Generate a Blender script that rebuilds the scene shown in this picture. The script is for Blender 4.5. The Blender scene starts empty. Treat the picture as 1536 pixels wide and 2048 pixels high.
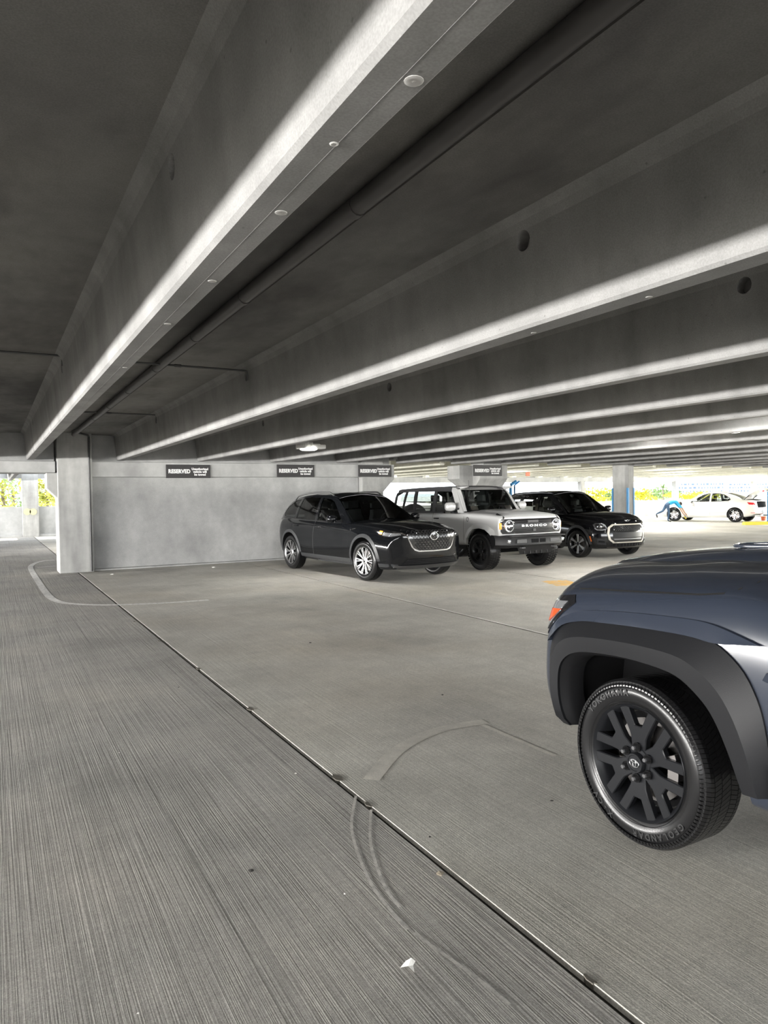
import bpy, bmesh, math, random
from mathutils import Vector, Matrix, Euler
from mathutils.bvhtree import BVHTree
PI = math.pi
R = math.radians
C = bpy.context.scene.collection
SC = bpy.context.scene

# ---------------------------------------------------------------- camera
FPX, CAM_H, YAW, PITCH, ROLL = 1420.0, 1.62, R(29.0), math.atan(32 / 1420.0), 0.0143
_d = Vector((math.sin(YAW) * math.cos(PITCH), math.cos(YAW) * math.cos(PITCH), -math.sin(PITCH)))
_r0 = _d.cross(Vector((0, 0, 1))).normalized()
_u0 = _r0.cross(_d)
_r = _r0 * math.cos(ROLL) - _u0 * math.sin(ROLL)
_u = _u0 * math.cos(ROLL) + _r0 * math.sin(ROLL)
cam_d = bpy.data.cameras.new('camera')
cam = bpy.data.objects.new('camera', cam_d)
C.objects.link(cam)
cam.matrix_world = Matrix(((_r.x, _u.x, -_d.x, 0), (_r.y, _u.y, -_d.y, 0), (_r.z, _u.z, -_d.z, CAM_H), (0, 0, 0, 1)))
cam_d.sensor_fit = 'VERTICAL'
cam_d.sensor_height = 36.0
cam_d.lens = FPX / 2048 * 36.0
cam_d.clip_start, cam_d.clip_end = 0.05, 2000
SC.camera = cam


def at(px, py, axis, val):
    """pixel of the 1536x2048 photograph -> point on the world plane axis=val"""
    v = _d + _r * ((px - 768) / FPX) - _u * ((py - 1024) / FPX)
    o = Vector((0, 0, CAM_H))
    return o + v * ((val - o[axis]) / v[axis])


# ---------------------------------------------------------------- light
SC.view_settings.view_transform = 'Standard'
SC.view_settings.look = 'None'
SC.view_settings.gamma = 1.0
SC.view_settings.use_curve_mapping = False
SC.view_settings.exposure = 0.0
SC.cycles.use_denoising = True
SC.cycles.max_bounces = 7
SC.cycles.diffuse_bounces = 5
SC.cycles.use_adaptive_sampling = True
SC.cycles.adaptive_threshold = 0.06
SC.cycles.use_light_tree = True
SC.cycles.glossy_bounces = 4
SC.cycles.transparent_max_bounces = 12
SC.cycles.sample_clamp_indirect = 20
SC.cycles.caustics_reflective = False
SC.cycles.caustics_refractive = False

W = bpy.data.worlds.new('sky')
SC.world = W
W.use_nodes = True
_n = W.node_tree.nodes
_bg = _n['Background']
_sky = _n.new('ShaderNodeTexSky')
_sky.sky_type = 'HOSEK_WILKIE'
_sky.sun_direction = Vector((-0.62, 0.25, 0.74)).normalized()
_sky.turbidity = 5.0
_sky.ground_albedo = 0.35
_mx = _n.new('ShaderNodeMixRGB')
_mx.inputs[0].default_value = 0.8
_mx.inputs[2].default_value = (0.62, 0.66, 0.70, 1)
W.node_tree.links.new(_sky.outputs[0], _mx.inputs[1])
W.node_tree.links.new(_mx.outputs[0], _bg.inputs[0])
_bg.inputs[1].default_value = 11.0

sun_d = bpy.data.lights.new('sun', 'SUN')
sun_d.energy = 14.0
sun_d.angle = R(0.6)
sun_d.color = (1.0, 0.95, 0.87)
sun = bpy.data.objects.new('sun', sun_d)
C.objects.link(sun)
sun.rotation_euler = Vector((-0.62, 0.25, 0.74)).to_track_quat('Z', 'Y').to_euler()


def portal(loc, rot, sx, sy):
    """sky portal in an open side of the deck: guides sampling, gives no light of its own"""
    l = bpy.data.lights.new('sky_portal', 'AREA')
    l.shape = 'RECTANGLE'
    l.size, l.size_y = sx, sy
    l.cycles.is_portal = True
    o = bpy.data.objects.new('sky_portal', l)
    C.objects.link(o)
    o.location, o.rotation_euler = loc, rot


def daylight(name, loc, rot, sx, sy, power, col=(1.0, 0.98, 0.95)):
    """area light added in an open side of the deck to stand in for daylight"""
    l = bpy.data.lights.new(name, 'AREA')
    l.shape = 'RECTANGLE'
    l.size, l.size_y, l.energy, l.color = sx, sy, power, col
    o = bpy.data.objects.new(name, l)
    C.objects.link(o)
    o.location, o.rotation_euler = loc, rot


daylight('daylight_fill_left', (-21.2, 11.0, 1.55), (0, R(-90), 0), 0.6, 48, 24000)  # added strip light, shaped to give the bright bands low on the beams
daylight('daylight_fill_rear', (14.0, -13.3, 1.7), (R(90), 0, 0), 64, 1.2, 2500)
daylight('daylight_fill_right', (50.3, 9.0, 1.75), (0, R(90), 0), 1.3, 44, 21000, (1.0, 0.98, 0.88))  # added area light, strong and warm to brighten the right side


# ---------------------------------------------------------------- helpers
def lerp(a, b, t):
    return a + (b - a) * t


def clamp(x, a=0.0, b=1.0):
    return max(a, min(b, x))


def interp(tab, x):
    """monotone cubic through a table of (x, y)"""
    n = len(tab)
    if x <= tab[0][0]:
        return tab[0][1]
    if x >= tab[-1][0]:
        return tab[-1][1]
    d = [(tab[i + 1][1] - tab[i][1]) / (tab[i + 1][0] - tab[i][0]) for i in range(n - 1)]
    m = [d[0]] + [0 if d[i - 1] * d[i] <= 0 else 2 * d[i - 1] * d[i] / (d[i - 1] + d[i]) for i in range(1, n - 1)] + [d[-1]]
    for i in range(n - 1):
        if x <= tab[i + 1][0]:
            h = tab[i + 1][0] - tab[i][0]
            t = (x - tab[i][0]) / h
            return ((2 * t ** 3 - 3 * t * t + 1) * tab[i][1] + (t ** 3 - 2 * t * t + t) * h * m[i]
                    + (-2 * t ** 3 + 3 * t * t) * tab[i + 1][1] + (t ** 3 - t * t) * h * m[i + 1])


class MB:
    """collects shapes, then links them as ONE mesh object"""
    def __init__(s):
        s.v, s.f = [], []

    def add(s, vs, fs):
        k = len(s.v)
        s.v += [tuple(p) for p in vs]
        s.f += [tuple(i + k for i in f) for f in fs]
        return s

    def box(s, x0, x1, y0, y1, z0, z1):
        vs = [(x, y, z) for x in (x0, x1) for y in (y0, y1) for z in (z0, z1)]
        return s.add(vs, [(0, 1, 3, 2), (4, 6, 7, 5), (0, 4, 5, 1), (2, 3, 7, 6), (0, 2, 6, 4), (1, 5, 7, 3)])

    def cbox(s, c, h, m=None):
        vs = [Vector((x * h[0], y * h[1], z * h[2])) for x in (-1, 1) for y in (-1, 1) for z in (-1, 1)]
        if m:
            vs = [m @ v for v in vs]
        vs = [v + Vector(c) for v in vs]
        return s.add(vs, [(0, 1, 3, 2), (4, 6, 7, 5), (0, 4, 5, 1), (2, 3, 7, 6), (0, 2, 6, 4), (1, 5, 7, 3)])

    def prism(s, poly, axis, a, b):
        """poly in the two other axes (in xyz order), extruded along axis from a to b"""
        n = len(poly)
        def P(p, w):
            q = list(p)
            q.insert(axis, w)
            return tuple(q)
        vs = [P(p, a) for p in poly] + [P(p, b) for p in poly]
        fs = [tuple(range(n)), tuple(range(2 * n - 1, n - 1, -1))] + [(i, i + n, (i + 1) % n + n, (i + 1) % n) for i in range(n)]
        return s.add(vs, fs)

    def loft(s, rings, closed=True, cap=True):
        n = len(rings[0])
        vs = [p for r in rings for p in r]
        fs = []
        for k in range(len(rings) - 1):
            for i in range(n if closed else n - 1):
                j = (i + 1) % n
                fs.append((k * n + i, k * n + j, (k + 1) * n + j, (k + 1) * n + i))
        if cap and closed:
            fs.append(tuple(range(n - 1, -1, -1)))
            fs.append(tuple(range((len(rings) - 1) * n, len(rings) * n)))
        return s.add(vs, fs)

    def grid(s, rows):
        return s.loft(rows, closed=False, cap=False)

    def tube(s, path, r, n=8, cap=True):
        path = [Vector(p) for p in path]
        rings, up = [], Vector((0, 0, 1))
        for i, p in enumerate(path):
            t = (path[min(i + 1, len(path) - 1)] - path[max(i - 1, 0)]).normalized()
            a = t.cross(up)
            if a.length < 0.05:
                a = t.cross(Vector((1, 0, 0)))
            a.normalize()
            b = a.cross(t)
            rr = r[i] if isinstance(r, (list, tuple)) else r
            rings.append([p + (a * math.cos(2 * PI * k / n) + b * math.sin(2 * PI * k / n)) * rr for k in range(n)])
        return s.loft(rings, True, cap)

    def lathe(s, prof, n=48, axis=1, c=(0, 0, 0), close=False):
        """prof: list of (axial, radius) turned about the axis through c"""
        rings = []
        o = [a for a in range(3) if a != axis]
        for k in range(n):
            t = 2 * PI * k / n
            ring = []
            for h, r in prof:
                p = [0, 0, 0]
                p[axis] = h
                p[o[0]] = r * math.cos(t)
                p[o[1]] = r * math.sin(t)
                ring.append(tuple(p[i] + c[i] for i in range(3)))
            rings.append(ring)
        m = len(prof)
        vs = [p for r_ in rings for p in r_]
        fs = []
        for k in range(n):
            k2 = (k + 1) % n
            for i in range(m if close else m - 1):
                j = (i + 1) % m
                fs.append((k * m + i, k * m + j, k2 * m + j, k2 * m + i))
        return s.add(vs, fs)

    def build(s, name, mat, parent=None, smooth=None, bevel=0, seg=2, fix=True):
        me = bpy.data.meshes.new(name)
        me.from_pydata([tuple(p) for p in s.v], [], s.f)
        if fix or bevel:
            bm = bmesh.new()
            bm.from_mesh(me)
            bmesh.ops.remove_doubles(bm, verts=bm.verts, dist=1e-5)
            if bevel:
                es = [e for e in bm.edges if len(e.link_faces) == 2 and e.calc_face_angle(0) > R(25)]
                bmesh.ops.bevel(bm, geom=es, offset=bevel, segments=seg, affect='EDGES', profile=0.5, clamp_overlap=True)
            bmesh.ops.recalc_face_normals(bm, faces=bm.faces)
            bm.to_mesh(me)
            bm.free()
        return link(name, me, mat, parent, smooth)


def link(name, me, mat, parent=None, smooth=None):
    if smooth is not None:
        for p in me.polygons:
            p.use_smooth = True
        me.set_sharp_from_angle(angle=R(smooth))
    if mat:
        me.materials.clear()
        me.materials.append(mat)
    o = bpy.data.objects.new(name, me)
    C.objects.link(o)
    if parent:
        o.parent = parent
    return o


def tag(o, label=None, cat=None, group=None, kind=None):
    if label:
        o['label'] = label
    if cat:
        o['category'] = cat
    if group:
        o['group'] = group
    if kind:
        o['kind'] = kind
    return o


def thing(name, label, cat, loc=(0, 0, 0), rz=0, group=None):
    o = bpy.data.objects.new(name, None)
    o.empty_display_size = 0.1
    C.objects.link(o)
    o.location = loc
    o.rotation_euler = (0, 0, rz)
    return tag(o, label, cat, group)


def dup(root, loc, rz=None, label=None, parent=None):
    r = root.copy()
    C.objects.link(r)
    r.location = loc
    if rz is not None:
        r.rotation_euler = (0, 0, rz)
    if label:
        r['label'] = label
    if parent:
        r.parent = parent
    for ch in list(root.children):
        c = ch.copy()
        C.objects.link(c)
        c.parent = r
        for g in list(ch.children):
            d = g.copy()
            C.objects.link(d)
            d.parent = c
    return r


def text_mesh(body, size, extrude=0.002, bold=0.0, align='CENTER', spacing=1.0, sx=1.0):
    """lettering as a mesh in its own xy plane, centred"""
    cu = bpy.data.curves.new('lettering', 'FONT')
    cu.body = body
    cu.size = size
    cu.extrude = extrude
    cu.offset = bold
    cu.align_x = align
    cu.align_y = 'CENTER'
    cu.space_character = spacing
    cu.resolution_u = 3
    o = bpy.data.objects.new('lettering', cu)
    C.objects.link(o)
    dg = bpy.context.evaluated_depsgraph_get()
    dg.update()
    me = bpy.data.meshes.new_from_object(o.evaluated_get(dg))
    bpy.data.objects.remove(o)
    if sx != 1.0:
        for v in me.vertices:
            v.co.x *= sx
    return me


# ---------------------------------------------------------------- materials
def nodes(name):
    m = bpy.data.materials.new(name)
    m.use_nodes = True
    t = m.node_tree
    return m, t.nodes, t.links, t.nodes['Principled BSDF']


def simple(name, col, rough=0.5, metal=0.0, coat=0.0, spec=0.5, emit=None, es=0.0, noise=0.0, nscale=20.0, bump=0.0):
    m, n, l, b = nodes(name)
    b.inputs['Base Color'].default_value = (*col, 1)
    b.inputs['Roughness'].default_value = rough
    b.inputs['Metallic'].default_value = metal
    b.inputs['Coat Weight'].default_value = coat
    b.inputs['Coat Roughness'].default_value = 0.02
    b.inputs['Specular IOR Level'].default_value = spec
    if emit:
        b.inputs['Emission Color'].default_value = (*emit, 1)
        b.inputs['Emission Strength'].default_value = es
    if noise or bump:
        tc = n.new('ShaderNodeTexCoord')
        nz = n.new('ShaderNodeTexNoise')
        nz.inputs['Scale'].default_value = nscale
        nz.inputs['Detail'].default_value = 5
        l.new(tc.outputs['Object'], nz.inputs['Vector'])
        if noise:
            r_ = n.new('ShaderNodeMixRGB')
            r_.inputs[1].default_value = (*[c * (1 - noise) for c in col], 1)
            r_.inputs[2].default_value = (*[min(1, c * (1 + noise)) for c in col], 1)
            l.new(nz.outputs['Fac'], r_.inputs[0])
            l.new(r_.outputs[0], b.inputs['Base Color'])
        if bump:
            bp = n.new('ShaderNodeBump')
            bp.inputs['Strength'].default_value = bump
            bp.inputs['Distance'].default_value = 0.002
            l.new(nz.outputs['Fac'], bp.inputs['Height'])
            l.new(bp.outputs[0], b.inputs['Normal'])
    return m


def concrete(name, col, dark=0.72, blot=0.9, streak=None, tine=None, tc=0.5, rough=0.85, pits=0.0, stain=(0.5, 0.46, 0.40), stain_amt=0.0, mold=0.0, over=None, grain=0.1):
    """cast concrete in world space: mottling, optional streaks (vector scale), optional tined ridges (strength, per metre, axis)"""
    m, n, l, b = nodes(name)
    b.inputs['Roughness'].default_value = rough
    b.inputs['Specular IOR Level'].default_value = 0.3
    geo = n.new('ShaderNodeNewGeometry')
    def noise(scale, vec=None, detail=4, rgh=0.55):
        mp = n.new('ShaderNodeMapping')
        mp.inputs['Scale'].default_value = vec or (1, 1, 1)
        l.new(geo.outputs['Position'], mp.inputs['Vector'])
        z = n.new('ShaderNodeTexNoise')
        z.inputs['Scale'].default_value = scale
        z.inputs['Detail'].default_value = detail
        z.inputs['Roughness'].default_value = rgh
        l.new(mp.outputs[0], z.inputs['Vector'])
        return z.outputs['Fac']
    def ramp(src, p0, p1, c0=0.0, c1=1.0):
        mr = n.new('ShaderNodeMapRange')
        mr.inputs['From Min'].default_value, mr.inputs['From Max'].default_value = p0, p1
        mr.inputs['To Min'].default_value, mr.inputs['To Max'].default_value = c0, c1
        l.new(src, mr.inputs['Value'])
        return mr.outputs[0]
    def mul(colr, fac):
        v = n.new('ShaderNodeVectorMath')
        v.operation = 'SCALE'
        l.new(colr, v.inputs[0])
        l.new(fac, v.inputs['Scale'])
        return v.outputs[0]
    rgb = n.new('ShaderNodeRGB')
    rgb.outputs[0].default_value = (*col, 1)
    cur = rgb.outputs[0]
    if stain_amt:
        mx = n.new('ShaderNodeMixRGB')
        l.new(ramp(noise(0.45, None, 3), 0.45, 0.75, 0, stain_amt), mx.inputs[0])
        l.new(cur, mx.inputs[1])
        mx.inputs[2].default_value = (*[col[i] * stain[i] * 2 for i in range(3)], 1)
        cur = mx.outputs[0]
    if over:
        mx = n.new('ShaderNodeMixRGB')
        l.new(ramp(noise(over[3], None, 6, 0.7), over[1], over[2]), mx.inputs[0])
        l.new(cur, mx.inputs[1])
        mx.inputs[2].default_value = (*over[0], 1)
        cur = mx.outputs[0]
    cur = mul(cur, ramp(noise(blot), 0.3, 0.7, dark, 1.12))
    cur = mul(cur, ramp(noise(6.0, None, 4, 0.65), 0.25, 0.75, 0.9, 1.08))
    if mold:
        cur = mul(cur, ramp(noise(0.55, (1.0, 0.4, 1), 5, 0.68), 0.45, 0.62, 1.0, 1 - mold))
    fine = noise(140.0, None, 1, 0.6)
    cur = mul(cur, ramp(fine, 0.3, 0.7, 1 - grain, 1 + grain))
    if grain > .12:
        cur = mul(cur, ramp(noise(38.0, None, 2, 0.7), 0.3, 0.7, 1 - grain * .7, 1 + grain * .7))
        cur = mul(cur, ramp(noise(0.33, None, 3, 0.6), 0.52, 0.72, 1.0, 0.74))
    h = fine
    if streak:
        cur = mul(cur, ramp(noise(1.0, streak, 3, 0.6), 0.3, 0.62, 0.78, 1.06))
    bp = n.new('ShaderNodeBump')
    bp.inputs['Distance'].default_value = 0.0015
    bp.inputs['Strength'].default_value = 0.5
    l.new(h, bp.inputs['Height'])
    nrm = bp.outputs[0]
    if tine:
        st, per, ax = tine
        v1 = (per, 0.35, 1) if ax == 0 else (0.35, per, 1)
        tn = noise(1.0, v1, 3, 0.8)
        cur = mul(cur, ramp(tn, 0.30, 0.60, 1 - .55 * tc, 1 + .16 * tc))
        if tc > .2:
            cur = mul(cur, ramp(noise(1.0, (per * .8, 0.12, 1), 3, 0.85), 0.33, 0.42, 0.70, 1.0))
        v2 = (per * 4, 0.8, 1) if ax == 0 else (0.8, per * 4, 1)
        tn2 = noise(1.0, v2, 2, 0.6)
        cur = mul(cur, ramp(tn2, 0.32, 0.62, 1 - .4 * tc, 1 + .14 * tc))
        b2 = n.new('ShaderNodeBump')
        b2.inputs['Strength'].default_value = st
        b2.inputs['Distance'].default_value = 0.004
        ad = n.new('ShaderNodeMath')
        l.new(tn, ad.inputs[0])
        l.new(tn2, ad.inputs[1])
        l.new(ad.outputs[0], b2.inputs['Height'])
        l.new(nrm, b2.inputs['Normal'])
        nrm = b2.outputs[0]
    if pits:
        vo = n.new('ShaderNodeTexVoronoi')
        vo.inputs['Scale'].default_value = 9.0
        l.new(geo.outputs['Position'], vo.inputs['Vector'])
        cur = mul(cur, ramp(vo.outputs['Distance'], 0.03, 0.07, 1 - pits, 1.0))
    l.new(cur, b.inputs['Base Color'])
    if tine:
        l.new(nrm, b.inputs['Normal'])
    return m


def glass(name, tint, gloss=0.06, rough=0.0):
    m, n, l, b = nodes(name)
    out = n['Material Output']
    n.remove(b)
    tr = n.new('ShaderNodeBsdfTransparent')
    tr.inputs[0].default_value = (*tint, 1)
    gl = n.new('ShaderNodeBsdfGlossy')
    gl.inputs['Roughness'].default_value = rough
    fr = n.new('ShaderNodeFresnel')
    fr.inputs[0].default_value = 1.5
    mx = n.new('ShaderNodeMixShader')
    l.new(fr.outputs[0], mx.inputs[0])
    l.new(tr.outputs[0], mx.inputs[1])
    l.new(gl.outputs[0], mx.inputs[2])
    l.new(mx.outputs[0], out.inputs[0])
    return m


M = {}
M['ceiling'] = concrete('ceiling_concrete', (0.245, 0.240, 0.232), dark=0.85, streak=(0.9, 0.25, 1), stain_amt=0.25, mold=0.5)
M['stem'] = concrete('stem_concrete', (0.285, 0.282, 0.275), dark=0.88, streak=(3, 2.2, 0.5), pits=0.35)
M['lit_tone_deck'] = concrete('lit_tone_deck_concrete', (0.72, 0.71, 0.62), dark=0.9)  # far bay tees: their brightness put into the colour as a paler tone
M['wall'] = concrete('wall_concrete', (0.44, 0.442, 0.436), dark=0.86, streak=(1.2, 1.2, 0.5))
M['column'] = concrete('column_concrete', (0.43, 0.43, 0.418), dark=0.85, streak=(4, 4, 0.5))
M['floor_tined'] = concrete('floor_tined', (0.39, 0.378, 0.355), dark=0.82, blot=0.9, tine=(0.8, 36, 0), tc=.25, stain_amt=0.35, grain=.17)
M['floor_broom'] = concrete('floor_broom', (0.56, 0.543, 0.497), dark=0.80, blot=0.8, tine=(0.35, 30, 0), tc=.13, stain_amt=0.45, grain=.17)
M['joint'] = simple('joint_sealant', (0.035, 0.032, 0.028), 0.85, noise=0.5, nscale=30)
M['joint_rough'] = simple('joint_spall', (0.13, 0.12, 0.10), 0.9, noise=0.7, nscale=45)
M['grout'] = simple('grout', (0.55, 0.54, 0.52), 0.8, noise=0.2, nscale=60)
M['ground'] = concrete('outside_paving', (0.62, 0.60, 0.56), dark=0.9)
M['disc'] = simple('pale_yellow_disc', (0.58, 0.55, 0.33), 0.6)
M['hole'] = simple('hole_dark', (0.02, 0.02, 0.02), 0.95)
M['conduit'] = simple('conduit_steel', (0.10, 0.10, 0.10), 0.5, 0.6)
M['pipe'] = simple('joint_pipe', (0.085, 0.08, 0.078), 0.45, noise=0.2, nscale=8)
M['black'] = simple('black_plastic', (0.018, 0.018, 0.02), 0.5)
M['white'] = simple('white_paint', (0.82, 0.82, 0.80), 0.5)
# ================================================================ setting
X0, X1 = -21.0, 50.0            # open left edge, right edge
YB = -13.0                      # edge behind the camera
YG = 17.3                       # girder line
YF, YR = 36.3, 31.0             # far facades (left part, right part)
XJ = 15.0                       # where the far facade steps
ZS, ZB = 3.12, 2.53             # slab soffit, beam soffit
STEM0, DST = 0.80, 1.875        # first beam, spacing

CUT = []


def cut(o, cutters):
    """boolean difference, applied"""
    for c in cutters:
        md = o.modifiers.new('cut', 'BOOLEAN')
        md.operation = 'DIFFERENCE'
        md.solver = 'EXACT'
        md.object = c
    dg = bpy.context.evaluated_depsgraph_get()
    dg.update()
    me = bpy.data.meshes.new_from_object(o.evaluated_get(dg))
    old = o.data
    o.modifiers.clear()
    o.data = me
    me.name = old.name
    for c in cutters:
        bpy.data.objects.remove(c)
    return o


# ---- floor: precast slabs with sealed joints
SLOT_L, SLOT_R = YF - 1.9, YR - .45
fl = MB().box(X0, X1, YB, YF, -0.3, -0.022).build('floor', M['joint'])
tag(fl, 'grey concrete parking deck floor with dark sealed joints', kind='structure')
JX = [X0] + [1.69 + 3.86 * n for n in range(-5, 13)] + [X1]
YJ = 16.55
for i in range(len(JX) - 1):
    a, b = JX[i] + (0.015 if abs(JX[i] - 1.69) < .1 else .02 if i else 0), JX[i + 1] - (0.015 if abs(JX[i + 1] - 1.69) < .1 else .02)
    for y0, y1 in ((YB, YJ - 0.01), (YJ + 0.01, YF if JX[i] < XJ else YR + 0.3)):
        if b > XJ > a and y0 > 0:
            y1 = YF
        MB().box(a, b, y0, y1, -0.16, 0).build('slab', M['floor_tined'] if b < 2.0 else M['floor_broom'], fl, bevel=0.003, seg=1)

# spalled, patched spots along the nearest joint
random.seed(4)
for px, py, s in ((318, 1282, .05), (397, 1337, .06), (500, 1418, .07), (676, 1556, .075), (268, 1243, .05), (735, 1608, .05), (1180, 1960, .04)):
    p = at(px, py, 2, 0)
    ring = []
    for k in range(11):
        t = 2 * PI * k / 11
        rr = s * .62 * random.uniform(.5, 1.1)
        ring.append((p.x + math.cos(t) * rr * .55, p.y + math.sin(t) * rr * 1.4))
    MB().prism(ring, 2, -0.02, 0.0025).build('joint_patch', M['joint_rough'] if 'joint_rough' in M else M['joint'], fl)

# ---- ceiling: double tees
ce = MB().prism([(X0, YB), (X1, YB), (X1, SLOT_R), (XJ, SLOT_R), (XJ, SLOT_L), (X0, SLOT_L)], 2, ZS + 0.13, ZS + 0.45).build('ceiling', M['ceiling'])
tag(ce, 'dark grey concrete deck ceiling of precast double tees', kind='structure')
TJ = [STEM0 + DST / 2 + 2 * DST * n for n in range(-5, 13)]
TJ = [X0] + TJ + [X1]
for i in range(len(TJ) - 1):
    a, b = TJ[i] + 0.012, TJ[i + 1] - 0.012
    for y0, y1 in ((YB, YG + 0.6), (YG + 0.65, SLOT_L if (a + b) / 2 < XJ else SLOT_R)):
        MB().box(a, b, y0, y1, ZS, ZS + 0.13).build('deck_panel', M['lit_tone_deck'] if y0 > YG and a > 9 else M['ceiling'], ce, bevel=0.015, seg=1)


def stem_ring(x, y, zb, zs):
    pr = [(-.066, zb), (.066, zb), (.082, zb + .016), (.125, zs - .08), (.145, zs - .035), (.20, zs + .01), (-.20, zs + .01), (-.145, zs - .035), (-.125, zs - .08), (-.082, zb + .016)]
    return [(x + q[0], y, q[1]) for q in pr]


beams = {}
for k in range(-12, 27):
    x = STEM0 + DST * k
    if x > X1 - .3 or x < X0 + .3:
        continue
    m = MB().loft([stem_ring(x, YB, ZB, ZS), stem_ring(x, YG + 0.16, ZB, ZS)])
    beams[k] = m.build('ceiling_beam', M['stem'], ce)
for k in range(-12, 27):
    x = STEM0 + DST * k
    if x > X1 - .3 or x < X0 + .3:
        continue
    MB().loft([stem_ring(x, YG + 0.75, ZB, ZS), stem_ring(x, (YF if x < XJ else YR) - .02, ZB, ZS)]).build('ceiling_beam', M['lit_tone_deck'] if x > 9 else M['stem'], ce)

# blind sleeve holes in the beam webs
for k, pts in {0: [(348, 335), (125, 712), (66, 818)], 1: [(1049, 472), (494, 747), (313, 832)], 2: [(1490, 562), (780, 769), (527, 845)]}.items():
    x = STEM0 + DST * k
    cs = []
    for px, py in pts:
        p = at(px, py, 0, x - .11)
        z = clamp(p.z, ZB + .12, ZS - .13)
        rr = .055 if k or py > 600 else .05
        cy = MB().lathe([(-.10, 0.001), (-.10, rr), (.06, rr), (.06, 0.001)], 20, 0, (x - .10, p.y, z)).build('cutter', M['hole'])
        cs.append(cy)
    b = beams[k]
    cut(b, cs)

# seam ridge and grout patches under the nearest beams
MB().prism([(-.002, ZB + .004), (.002, ZB + .004), (0, ZB - .0004)], 1, YB, YG).build('form_seam', M['stem'], ce).location.x = STEM0 + .005
for px, py, r_ in ((847, 168, .022), (570, 427, .020), (430, 563, .018), (335, 648, .018), (668, 288, .012), (250, 735, .016), (1320, 598, .016), (1085, 668, .016)):
    p = at(px, py, 2, ZB)
    xk = STEM0 + DST * round((p.x - STEM0) / DST)
    p.x = clamp(p.x, xk - .035, xk + .035)
    MB().lathe([(ZB + .004, r_ * 1.05), (ZB - .0008, r_), (ZB - .0022, r_ * .7), (ZB - .0012, r_ * .4), (ZB - .0022, .001)], 14, 2, (p.x, p.y, 0)).build('grout_patch', M['grout'] if 'grout' in M else M['wall'], ce, smooth=30)

# ---- girders and columns on the line between the two bays
def struct(o, label):
    return tag(o, label, kind='structure')


zl0, zl1 = 2.145, 2.495         # ledge
g = MB()
g.box(2.03, 9.93, YG, YG + .95, zl0, zl1)
g.box(2.03, 9.93, YG + .27, YG + .68, zl1, ZS + .10)
struct(g.build('ledge_girder', M['wall'], bevel=.012, seg=1), 'pale concrete ledge girder carrying the reserved signs above the infill wall')
g = MB()
g.box(-20.9, 1.28, YG, YG + .95, at(60, 945, 1, YG).z, zl1)
g.box(-20.9, 1.28, YG + .22, YG + .68, zl1, ZS + .10)
struct(g.build('ledge_girder', M['wall'], bevel=.012, seg=1), 'concrete ledge girder over the left passage')
gz0, gz1 = at(1350, 927, 1, YG).z, at(1350, 914, 1, YG).z
g = MB()
g.box(9.95, X1, YG + .05, YG + .75, max(gz0, 2.56), ZS + .10)
struct(g.build('cross_girder', M['wall'], bevel=.012, seg=1), 'long concrete cross girder over the open bay on the right')

def column(name, x0, x1, y0, y1, h, label, mat='column'):
    o = MB().box(x0, x1, y0, y1, 0, h).build(name, M[mat], bevel=.02, seg=2)
    return struct(o, label)


c1 = column('column', 1.31, 2.03, 17.2, 17.98, ZS + .1, 'square concrete column between the left passage and the infill wall')
hb, ht = at(93, 977, 1, 17.4).z, at(93, 946, 1, 17.4).z
hx = at(93, 960, 1, 17.3).x
MB().prism([(hx, ht), (1.32, ht), (1.32, at(118, 997, 1, 17.3).z), (hx, hb)], 1, 17.3, 17.95).build('haunch', M['column'], c1, bevel=.01, seg=1)
c2 = column('column', 8.95, 9.62, 17.36, 18.0, ZS + .1, 'concrete column at the end of the infill wall behind the third reserved sign')
MB().prism([(9.6, 1.72), (9.97, 2.10), (9.97, 2.44), (9.6, 2.44)], 1, 17.36, 17.95).build('haunch', M['column'], c2, bevel=.01, seg=1)
c3 = column('column', 13.15, 13.85, 17.45, 18.1, ZS + .1, 'concrete column with flared haunches behind the fourth reserved sign')
MB().prism([(17.0, 2.5), (17.5, 2.5), (17.5, 1.72), (17.36, 1.72), (17.0, 2.10)], 0, 12.68, 13.72).build('haunch', M['column'], c3, bevel=.01, seg=1)
MB().prism([(12.2, 2.5), (13.2, 2.5), (13.2, 1.72), (12.75, 1.72), (12.2, 2.1)], 1, 17.36, 18.0).build('haunch', M['column'], c3, bevel=.01, seg=1)
M['blue'] = simple('blue_paint', (0.06, 0.30, 0.62), 0.45, noise=0.15)
M['yellow'] = simple('yellow_paint', (0.85, 0.68, 0.10), 0.5, noise=0.1)
xa = at(1227, 990, 1, 18.0).x
xb = at(1256, 990, 1, 17.3).x
xc = at(1268, 990, 1, 17.3).x
c4 = column('column', xb, xc, 17.3, 18.0, 2.62, 'pale concrete column with blue corner guards behind the small black car')
for gx in (xb, xc):
    for gy in (17.3, 18.0):
        sx_, sy_ = (-1 if gx == xb else 1), (-1 if gy < 17.5 else 1)
        MB().box(gx - .005 + min(0, sx_) * .015, gx + .005 + max(0, sx_) * .015, min(gy + sy_ * .015, gy - sy_ * .05), max(gy + sy_ * .015, gy - sy_ * .05), .02, 1.78).build('corner_guard', M['blue'], c4)
        MB().box(min(gx + sx_ * .015, gx - sx_ * .04), max(gx + sx_ * .015, gx - sx_ * .04), gy - .005 + min(0, sy_) * .015, gy + .005 + max(0, sy_) * .015, .02, 1.78).build('corner_guard', M['blue'], c4)
p5 = at(1535, 1044, 2, 0)
p5 = Vector((p5.x + .25, p5.y - .65, 0))
c5 = column('column', p5.x, p5.x + .8, p5.y, p5.y + .8, 2.6, 'cream concrete column with a blue lower half at the right edge')
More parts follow.
